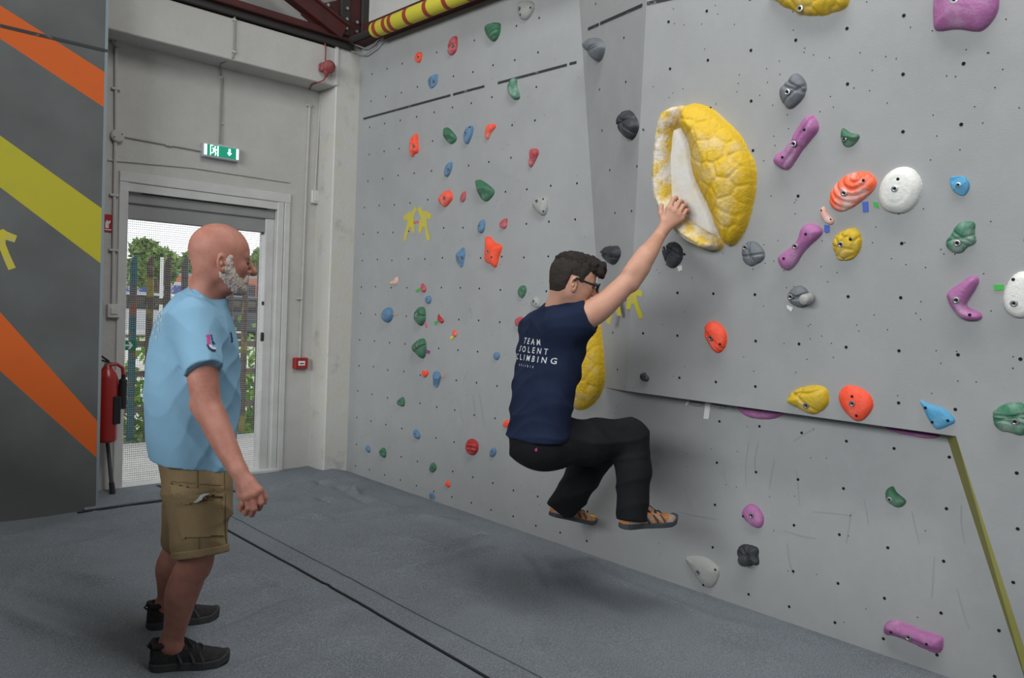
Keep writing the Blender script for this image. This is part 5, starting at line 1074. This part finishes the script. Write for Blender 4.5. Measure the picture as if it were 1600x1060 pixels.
def stn(rows, D_, al, sc=1.):
    out = []
    for y, xb, xf, ry in rows:
        a = (xf-xb)/2*D_/F; rx = math.sqrt(max(a*a-(ry*math.sin(al))**2, .0004))/math.cos(al); out.append((pt((xb+xf)/2, y, D_), rx*sc, ry))
    return out
# ------------------------------------------------------------------ person 1: bald man standing at the left
m_sk1 = skinmat('weathered_skin', (.42, .19, .14), (.33, .12, .085))
m_shirt = mat('light_blue_cotton', (.21, .38, .52), .9, (.18, .33, .46), 4, .6, .15, 400, spec=.15)
m_khaki = mat('khaki_cotton', (.235, .17, .092), .9, (.185, .13, .07), 6, .7, .3, 300, spec=.15)
m_beard = mat('white_beard', (.62, .54, .48), .9, (.42, .31, .26), 60, .6, .8, 320, lo=.45, hi=.65)
ang = math.radians(-11); MF = frame(ang); mx, my, mz = MF
D = 2.9; g = fl(285, 1020); man = empty('person', (g[0], g[1], 0), 'bald bearded man in light blue t-shirt and khaki shorts watching the climber', 'person')
ho = pt(342.5, 400, 2.86); HF = frame(math.radians(-12), math.radians(-1))
hv, L1, A1, R1 = head(ho, HF, 1.0, nose=1.3, neck=pt(318, 470, 2.87), nk=.90)
headF = hv.F.copy()
hv.add(lambda P: .0006*noise(P, 60, 2)); parts = [hv.mesh()]
# near (right) arm with hand
sh, el, wr = pt(308, 508, 2.74), pt(325, 638, 2.69), pt(373, 736, 2.62)
q = lambda l: [pt(*p) for p in l]
fing = [q([(404, 767, 2.60), (408, 786, 2.595), (405, 794, 2.62), (399, 790, 2.645)]), q([(395, 773, 2.588), (397, 795, 2.585), (393, 804, 2.61), (387, 799, 2.64)]), q([(386, 776, 2.59), (388.5, 794, 2.588), (384, 802, 2.61), (380, 797, 2.64)]), q([(378, 774, 2.605), (379.5, 788, 2.60), (377, 796, 2.62), (375, 791, 2.645)])]
thb = q([(391, 752, 2.61), (406, 766, 2.63), (413, 778, 2.635), (413, 785, 2.635)])
v = Vol(*bbox([sh, el, wr]+sum(fing, [])+thb, .075), .0027)
limb(v, [(sh, .058), (pt(316, 580, 2.70), .053), (pt(323, 628, 2.69), .047), (pt(334, 655, 2.68), .047), (pt(350, 692, 2.655), .041), (pt(364, 719, 2.635), .033), (wr, .030)], .02)
v.cap(pt(313, 634, 2.70), pt(320, 645, 2.695), .036, .034, .02)
hand(v, wr, fing, thb, .015, .0105); v.add(lambda P: .0007*noise(P, 70, 4)); parts.append(v.mesh())
# far (left) arm, mostly hidden by the torso
shl, ell_, wrl = pt(322, 510, 3.08), pt(310, 625, 3.13), pt(318, 700, 3.06)
f2 = [[wrl+mx*.05*i_+my*0+mz*(-.075)+mx*(-.02+.018*j)*1 for i_ in (0,)] for j in range(4)]
fing2 = []
for j in range(4):
    b0 = wrl+mx*(.03-.02*j)-mz*.085; fing2.append([b0, b0-mz*.035+my*-.004, b0-mz*.055-my*.018, b0-mz*.05-my*.038])
th2 = [wrl+mx*.025-mz*.03, wrl+mx*.045-mz*.065, wrl+mx*.045-mz*.095]
v = Vol(*bbox([shl, ell_, wrl]+sum(fing2, [])+th2, .07), .004); limb(v, [(shl, .055), (ell_, .043), (wrl, .028)], .02); hand(v, wrl, fing2, th2); parts.append(v.mesh())
# legs
def leg(hip, knee, ank, foot):
    v = Vol(*bbox([hip, knee, ank, foot], .1), .0042); t = lambda a: knee+(ank-knee)*a; back = -mx
    limb(v, [(hip, .085), (knee, .060), (t(.18)+back*.006, .058), (t(.38)+back*.012, .059), (t(.62)+back*.006, .048), (t(.85), .039), (ank, .040)], .02)
    v.cap(knee+mx*.02, knee+mx*.018-mz*.03, .034, .03, .025); v.cap(ank, foot, .038, .03, .02); return v.add(lambda P: .0012*noise(P, 35, 6)).mesh()
h1, t1 = fl(236, 1046), fl(356, 1034); h2, t2 = fl(231, 982), fl(340, 964)
a1 = h1+(t1-h1)*.24+mz*.085; a2 = h2+(t2-h2)*.24+mz*.085
k1, k2 = pt(306, 872, 2.80), pt(281, 850, 3.16)
parts.append(leg(pt(308, 765, 2.82), k1, a1, h1+(t1-h1)*.4+mz*.06)); parts.append(leg(pt(298, 770, 3.05), k2, a2, h2+(t2-h2)*.4+mz*.06))
v = Vol(*bbox([pt(230, 440, 2.6), pt(370, 800, 3.25), pt(230, 800, 3.25), pt(370, 440, 2.6)], .05), .008)
v.loft(stn([(490, 262, 345, .14), (530, 250, 350, .17), (620, 245, 352, .165), (700, 255, 345, .15), (770, 268, 348, .15)], D, .17), mx, my, .03); limb(v, [(pt(320, 468, 2.87), .05), (pt(308, 520, 2.88), .06)]); limb(v, [(sh, .05), (shl, .05)]); parts.append(v.mesh())
body = smoothmesh('body', join(parts), m_sk1, man)
# torso core joins the limbs inside the clothes
# beard
br = Vol(ho-.21, ho+np.array([.21, .21, .17]), .0028)
for sd in (-1, 1):
    br.cap(L1(.022, sd*.072, -.010), L1(.018, sd*.066, -.062), .018, .026, .01); br.cap(L1(.018, sd*.064, -.066), L1(.066, sd*.036, -.108), .032, .034, .02)
    br.cap(L1(.108, sd*.008, -.067), L1(.090, sd*.032, -.092), .015, .015, .012); br.cap(L1(.090, sd*.032, -.09), L1(.07, sd*.034, -.115), .016, .02, .015)
br.ell(L1(.080, 0, -.120), np.array([.036, .036, .030]), A1, .02)
reg_ = br.F.copy(); br.F = headF-(.0065*np.clip(-br.F/.016, 0, 1)-.0022); br.add(lambda P: .0018*noise(P, 230, 3)+.0014*noise(P, 420, 5)); br.F = np.maximum(br.F, reg_); smoothmesh('beard', br.mesh(), m_beard, man)
bw = Vol(ho-.21, ho+np.array([.21, .21, .17]), .0028)
for sd in (-1, 1): bw.cap(L1(.100, sd*.010, .002), L1(.090, sd*.044, .004), .004, .003, .004)
smoothmesh('eyebrows', bw.mesh(), m_beard, man); eye(L1, 1., man, m_eye)
# t-shirt
v = Vol(*bbox([pt(225, 430, 2.6), pt(385, 740, 3.2), pt(225, 740, 3.2), pt(385, 430, 2.6)], .05), .005)
v.loft(stn([(470, 286, 350, .09), (478, 268, 351, .14), (490, 254, 356, .175), (508, 246, 361, .195), (535, 239, 367, .20), (570, 234, 370, .20), (610, 231, 371, .195), (650, 232, 369, .19), (685, 234, 364, .19), (708, 237, 360, .188), (722, 240, 358, .186)], D, .17), mx, my, .04, 2.3, slope=(-.13, 0))
v.cone(pt(302, 492, 2.89), pt(326, 457, 2.87), .098, .066, .03)
v.cone(pt(300, 502, 2.755), pt(319, 578, 2.675), .085, .062, .04); v.cone(pt(312, 502, 3.03), pt(312, 575, 3.11), .085, .064, .04)
v.add(folds_fn(.0042, 8, (.62, .1, .78), 3)).add(folds_fn(.0034, 15, (.85, .2, -.5), 7))
tee = smoothmesh('t_shirt', v.mesh(), m_shirt, man)
cv = Vol(*bbox([pt(290, 440, 2.7), pt(360, 490, 3.0)], .06), .004); ax_ = pt(326, 457, 2.87)-pt(302, 492, 2.89); ax_ /= np.linalg.norm(ax_)
cv.cone(pt(326, 457, 2.87)-ax_*.012, pt(326, 457, 2.87)+ax_*.004, .0690, .0675, .002, cut0=True); smoothmesh('collar', cv.mesh(), m_shirt, tee)
m_pinkp = mat('print_pink', (.45, .05, .22), .8); m_navyp = mat('print_navy', (.02, .03, .09), .8); m_whitep = mat('print_white', (.62, .64, .66), .8); m_beige = mat('print_beige', (.34, .42, .44), .9)
patch('sleeve_print', tee, [(322, 523.5), (327.5, 523.5), (329, 539), (323.5, 539)], m_pinkp, tee, .0016, 1.2, .001)
arc = lambda r0, r1, c, a0, a1: [(c[0]+r0*math.cos(t), c[1]+r0*math.sin(t)*1.05) for t in np.linspace(a0, a1, 14)]+[(c[0]+r1*math.cos(t), c[1]+r1*math.sin(t)*1.05) for t in np.linspace(a1, a0, 14)]
patch('sleeve_print', tee, arc(9.8, 13.2, (335.5, 536.5), math.radians(85), math.radians(172)), m_navyp, tee, .0016, 1.0, .001); patch('sleeve_print', tee, arc(6.2, 9.8, (335.5, 536.5), math.radians(80), math.radians(165)), m_whitep, tee, .0016, 1.0, .001)
patch('sleeve_print', tee, [(328.8, 523), (330.6, 523.5), (332.5, 533), (336, 537), (334.5, 540), (331, 537)], m_navyp, tee, .0016, 1.0, .001)
patch('chest_print', tee, [(359, 520), (361, 518), (364, 534), (361.5, 536)], m_navyp, tee, .0016, 1.0, .001)
for a in ((244, 497), (248, 492), (252, 487), (241, 507), (246, 503), (251, 498), (239, 518), (243, 525), (246, 512)): patch('back_print', tee, [(a[0], a[1]), (a[0]+3, a[1]-1.5), (a[0]+3.4, a[1]+5), (a[0]+.4, a[1]+6)], m_beige, tee, .0014, 1.0, .001)
# cargo shorts
v = Vol(*bbox([pt(235, 690, 2.6), pt(370, 880, 3.3), pt(235, 880, 3.3), pt(370, 690, 2.6)], .05), .005)
v.loft(stn([(700, 247, 348, .165), (720, 249, 351, .17), (745, 253, 356, .178), (770, 258, 359, .18), (792, 262, 359, .17)], D, .17), mx, my, .03, 2.3)
v.cone(pt(309, 770, 2.815), pt(313.5, 866, 2.785), .112, .0935, .04, ry=.95, side=my); v.cone(pt(302, 770, 3.0), pt(290, 842, 3.17), .11, .098, .04)
v.add(folds_fn(.010, 7, (.3, .2, .95), 13)).add(folds_fn(.005, 12, (.9, .1, .3), 17))
sho = smoothmesh('cargo_shorts', v.mesh(), m_khaki, man)
hv_ = Vol(*bbox([pt(270, 845, 2.7), pt(356, 875, 2.9)], .08), .004); c0, c1 = pt(312.8, 856, 2.788), pt(313.7, 868.5, 2.784)
hv_.cone(c0, c1, .0985, .0965, .002, cut0=True, ry=.96, side=my); smoothmesh('hem_band', hv_.mesh(), m_khaki, sho)
patch('cargo_pocket', sho, [(275, 790), (300, 783), (343, 780), (347, 838), (285, 842)], m_khaki, sho, .006, 2.5, .006)
patch('pocket_flap', sho, [(268, 757), (300, 764), (345, 762), (347, 778), (330, 776), (300, 786), (288, 788), (270, 772)], m_khaki, sho, .012, 2.5, .006)
patch('pocket_lining', sho, [(303, 781), (316, 774), (330, 772), (318, 778), (306, 784)], mat('pale_lining', (.45, .45, .46), .8), sho, .021, 1.5, .002)
for l in ([(306, 725), (308, 725), (312, 860), (310, 860)], [(268, 752), (345, 758), (345, 760), (268, 754)], [(350, 735), (351.5, 735), (354, 850), (352, 850)]): patch('seam', sho, l, mat('khaki_seam', (.16, .115, .06), .9), sho, .0025, 1.4, .001)
m_shoe = mat('black_suede', (.014, .014, .015), .85, (.03, .03, .032), 40, .6, .5, 200); m_sole = mat('dark_rubber', (.045, .046, .048), .8, (.03, .03, .03), 20, .6)
m_lace = mat('charcoal_lace', (.04, .041, .043), .8)
shoe(h1, t1, .095, .056, man, m_shoe, m_sole, 'hiking_shoe', solez=.030, md=m_lace, md2=m_lace, label='black hiking shoe of the near foot'); shoe(h2, t2, .095, .056, man, m_shoe, m_sole, 'hiking_shoe', solez=.030, md=m_lace, md2=m_lace, label='black hiking shoe of the far foot')

# ------------------------------------------------------------------ person 2: climber hanging from the clam
m_sk2 = skinmat('fair_skin', (.53, .29, .205), (.47, .23, .16), 9)
m_navy = mat('navy_cotton', (.0105, .017, .042), .9, (.016, .024, .055), 5, .6, .15, 400, spec=.15)
m_trou = mat('black_cotton', (.0085, .009, .011), .85, (.02, .021, .023), 5, .5, .25, 300, lo=.5, hi=.75, spec=.2)
m_hair = mat('dark_brown_hair', (.009, .0055, .0045), .6, (.018, .010, .008), 50, .6, .8, 260)
m_fade = mat('cropped_hair', (.026, .019, .015), .8, (.015, .010, .008), 40, .6, .5, 300)
CF = frame(math.radians(-11)); cx_, cy_, cz_ = CF
cl = empty('person', pt(850, 730, 3.5), 'young climber in navy t-shirt and black trousers hanging from the yellow clam', 'person')
co_ = pt(895, 435, 3.28); CHF = frame(math.radians(-36), math.radians(-11), math.radians(3))
hv, L2, A2, R2 = head(co_, CHF, .90, nose=.8, neck=pt(868, 497, 3.36), nk=1.02); headC = hv.F.copy(); cparts = [hv.mesh()]
# right arm and gripping hand
Dh = float((PP.at(1046, 332, .125)-CAM)@fwd)
shc, elc, wrc = pt(905, 500, 3.26), pt(986, 434, 3.30), pt(1036, 360, Dh-.035)
fg = [q([(1046, 326, Dh-.052), (1052, 312, Dh-.046), (1056, 309, Dh-.015), (1058, 313, Dh+.015)]), q([(1053.5, 330, Dh-.055), (1061, 316, Dh-.048), (1065, 315, Dh-.015), (1066, 320, Dh+.015)]),
      q([(1059.5, 335, Dh-.053), (1067, 322, Dh-.046), (1071, 321, Dh-.015), (1071, 326, Dh+.012)]), q([(1064, 341, Dh-.048), (1072, 329, Dh-.042), (1075, 329, Dh-.015), (1075, 333, Dh+.01)])]
tb = q([(1037, 346, Dh-.045), (1033, 334, Dh-.038), (1032.5, 326, Dh-.028), (1034, 321, Dh-.018)])
v = Vol(*bbox([shc, elc, wrc]+sum(fg, [])+tb, .08), .0027)
limb(v, [(shc, .060), (pt(933, 484, 3.26), .056), (pt(960, 461, 3.275), .048), (elc, .042), (pt(1000, 414, 3.31), .044), (pt(1013, 395, 3.34), .040), (pt(1026, 375, Dh-.055), .031), (wrc, .027)])
v.cap(pt(988, 446, 3.295), pt(1004, 420, 3.31), .027, .027, .02); v.cap(pt(984, 424, 3.285), pt(1006, 394, 3.32), .026, .022, .02)
hand(v, wrc, fg, tb, .0155, .0105); cparts.append(v.mesh())
# left arm, hidden in front of the chest
shl, ell_, wrl = pt(842, 512, 3.56), pt(838, 600, 3.72), pt(858, 640, 3.80)
fing2 = [[wrl+cx_*.07+cy_*(-.02+.016*j), wrl+cx_*.10+cy_*(-.02+.016*j)-cz_*.01, wrl+cx_*.11+cy_*(-.02+.016*j)-cz_*.035, wrl+cx_*.095+cy_*(-.02+.016*j)-cz_*.05] for j in range(4)]; th2 = [wrl+cx_*.03-cy_*.025, wrl+cx_*.06-cy_*.04, wrl+cx_*.085-cy_*.04]
v = Vol(*bbox([shl, ell_, wrl]+sum(fing2, [])+th2, .07), .004); limb(v, [(shl, .055), (ell_, .042), (wrl, .027)], .02); hand(v, wrl, fing2, th2); cparts.append(v.mesh())
# ankles inside shoes
nh, nt_ = pt(971, 826, 3.46), pt(1054, 819, 3.60); fh, ft = pt(860, 806, 4.10), pt(929, 820, 4.22)
for hl, tt, up_ in ((nh, nt_, pt(988, 790, 3.49)), (fh, ft, pt(884, 775, 4.08))):
    v = Vol(*bbox([hl, tt, up_], .06), .004); an_ = hl+(tt-hl)*.22+cz_*.06; v.cap(up_, an_, .042, .036, .01); v.cap(an_, hl+(tt-hl)*.6+cz_*.03, .034, .022, .02); cparts.append(v.mesh())
v = Vol(*bbox([pt(790, 480, 3.1), pt(1030, 820, 4.25), pt(790, 820, 4.25), pt(1030, 480, 3.1)], .05), .009)
limb(v, [(pt(868, 497, 3.36), .05), (pt(860, 540, 3.42), .085), (pt(850, 620, 3.43), .085), (pt(848, 688, 3.46), .09)]); limb(v, [(shc, .05), (shl, .05)]); limb(v, [(pt(862, 690, 3.42), .07), (pt(985, 684, 3.52), .055), (pt(989, 740, 3.50), .05), (pt(988, 800, 3.48), .038)]); limb(v, [(pt(876, 692, 3.62), .07), (pt(938, 702, 3.90), .055), (pt(912, 742, 3.98), .05), (pt(884, 780, 4.08), .038)])
cparts.append(v.mesh()); smoothmesh('body', join(cparts), m_sk2, cl); eye(L2, .90, cl, m_eye)
# hair: cropped sides and curly top
hr = Vol(co_-.21*.90, co_+np.array([.21, .21, .17])*.90, .0028); Pg = np.stack(np.meshgrid(*hr.ax, indexing='ij'), -1); ql = (Pg-co_)@A2.T/.90
zl = np.interp(ql[..., 0], [-.12, -.055, -.036, -.026, .012, .022, .036, .040, .065, .10], [-.080, -.075, -.055, .012, .012, -.012, -.012, .012, .050, .062])
n_ = min(hr.F.shape[0], headC.shape[0])
hr.F = np.maximum(headC-.0015-.0045*np.clip((ql[..., 2]-zl)/.05, 0, 1), zl-ql[..., 2]); hr.add(lambda P: .0012*noise(P, 200, 2)); smoothmesh('cropped_hair', hr.mesh(), m_fade, cl)
ht = Vol(co_-.21*.90, co_+np.array([.24, .21, .20])*.90, .0028)
ht.ell(L2(-.004, 0, .066), R2(.098, .071, .058), A2, .02); ht.ell(L2(.056, 0, .084), R2(.062, .060, .038), A2, .02)
for i in range(26):
    r_ = np.random.RandomState(40+i); ht.ell(L2(r_.uniform(.055, .122), r_.uniform(-.055, .05), r_.uniform(.062, .116)-.02), R2(.017, .015, .016), A2, .008)
for p in ((.122, -.03, .050), (.128, -.015, .045), (.125, .01, .048), (.118, -.045, .055), (.112, .03, .055), (.126, -.028, .068)): ht.ell(L2(*p), R2(.014, .013, .017), A2, .008)
ht.add(lambda P: .0035*noise(P, 110, 4)+.002*noise(P, 220, 6)); smoothmesh('curly_hair', ht.mesh(), m_hair, cl)
# glasses
gl_ = empty('glasses', L2(.11, 0, -.012), parent=cl); m_gf = mat('black_frame', (.012, .012, .013), .3)
for sd in (-1, 1):
    MB().tube([L2(-.008, sd*.086, -.012), L2(.0, sd*.087, .002), L2(.06, sd*.080, -.006), L2(.108, sd*.072, -.010)], .0045, 8).obj('temple', m_gf, gl_)
    rim = [L2(.124-.010*abs(math.cos(t)) if math.cos(t)*1 > 0 else .124, sd*(.040+.030*math.copysign(abs(math.cos(t))**.6, math.cos(t))), -.018+.021*math.copysign(abs(math.sin(t))**.6, math.sin(t))) for t in np.linspace(0, 2*math.pi, 25)]
    MB().tube(rim, .0028, 6, caps=False).obj('rim', m_gf, gl_)
MB().tube([L2(.124, -.011, -.012), L2(.128, 0, -.008), L2(.124, .011, -.012)], .0026, 8).obj('bridge', m_gf, gl_)
# t-shirt
v = Vol(*bbox([pt(785, 460, 3.1), pt(940, 700, 3.75), pt(785, 700, 3.75), pt(940, 460, 3.1)], .05), .005)
DC = 3.42; al = math.radians(33)
v.loft([(pt(872, 493, 3.38), .055, .10), (pt(866, 503, DC), .078, .165), (pt(863, 520, DC), .095, .195), (pt(860, 548, DC), .106, .195), (pt(855, 580, DC), .108, .182), (pt(848, 615, DC), .108, .172), (pt(845, 650, DC), .108, .165), (pt(840, 684, DC), .112, .162)], cx_, cy_, .04, 2.3, slope=(0, -.0))
v.cone(pt(880, 508, 3.30), pt(922, 493, 3.255), .092, .070, .05); v.cap(pt(842, 510, 3.55), pt(840, 545, 3.62), .075, .062, .05)
v.cone(pt(864, 505, 3.40), pt(872, 483, 3.365), .10, .066, .04)
v.add(folds_fn(.0062, 9, (.25, .2, .95), 23)).add(folds_fn(.0045, 14, (.6, .4, .7), 27))
tc_ = smoothmesh('t_shirt', v.mesh(), m_navy, cl)
m_print = mat('white_print', (.55, .56, .58), .8)
ub = -cy_; og = pt(822, 547, 3.36)-cx_*.3
cloth_text('back_print', tc_, [('TEAM', .004, .024, .026, .135), ('SOLENT', .016, -.012, .026, .205), ('CLIMBING', .026, -.048, .026, .270), ('# A L I B I A', -.008, -.074, .011, .12)], og, ub, cz_, cx_, m_print, tc_)
# trousers
v = Vol(*bbox([pt(795, 640, 3.3), pt(1030, 830, 4.25), pt(795, 830, 4.25), pt(1030, 640, 3.3)], .05), .006)
v.ell(pt(848, 688, 3.47), (.135, .175, .115), np.array([cx_, cy_, cz_]), .03); v.ell(pt(838, 700, 3.44), (.105, .14, .09), np.array([cx_, cy_, cz_]), .03)
v.cap(pt(862, 688, 3.42), pt(920, 688, 3.46), .105, .094, .04); v.cap(pt(920, 688, 3.46), pt(985, 684, 3.52), .094, .084, .03)
v.cap(pt(985, 686, 3.52), pt(990, 735, 3.50), .082, .078, .03); v.cone(pt(990, 735, 3.50), pt(987, 813, 3.475), .078, .067, .02, cut0=False)
v.cap(pt(876, 692, 3.64), pt(938, 702, 3.90), .10, .088, .04); v.cap(pt(938, 702, 3.90), pt(912, 742, 3.98), .088, .086, .03); v.cone(pt(912, 742, 3.98), pt(880, 792, 4.08), .086, .082, .02)
v.add(folds_fn(.010, 7, (.6, .3, .6), 33)).add(folds_fn(.006, 11, (.1, .3, .9), 37))
tr2 = smoothmesh('trousers', v.mesh(), m_trou, cl)
patch('maker_mark', tr2, [(835, 701), (840, 700), (840.5, 705), (837, 707)], m_pinkp, tr2, .003, 1.2, .001)
m_csh = mat('orange_suede', (.48, .17, .03), .8, (.34, .30, .27), 25, .75, .4, 150, lo=.45, hi=.55); m_rand = mat('grey_rand', (.045, .055, .065), .7)
shoe(nh, nt_, .088, .047, cl, m_csh, m_rand, 'climbing_shoe', solez=.024, tip=.05, md2=m_rand, label='orange and grey climbing shoe of the near foot'); shoe(fh, ft, .080, .045, cl, m_csh, m_rand, 'climbing_shoe', solez=.022, md2=m_rand, label='orange and grey climbing shoe of the far foot')
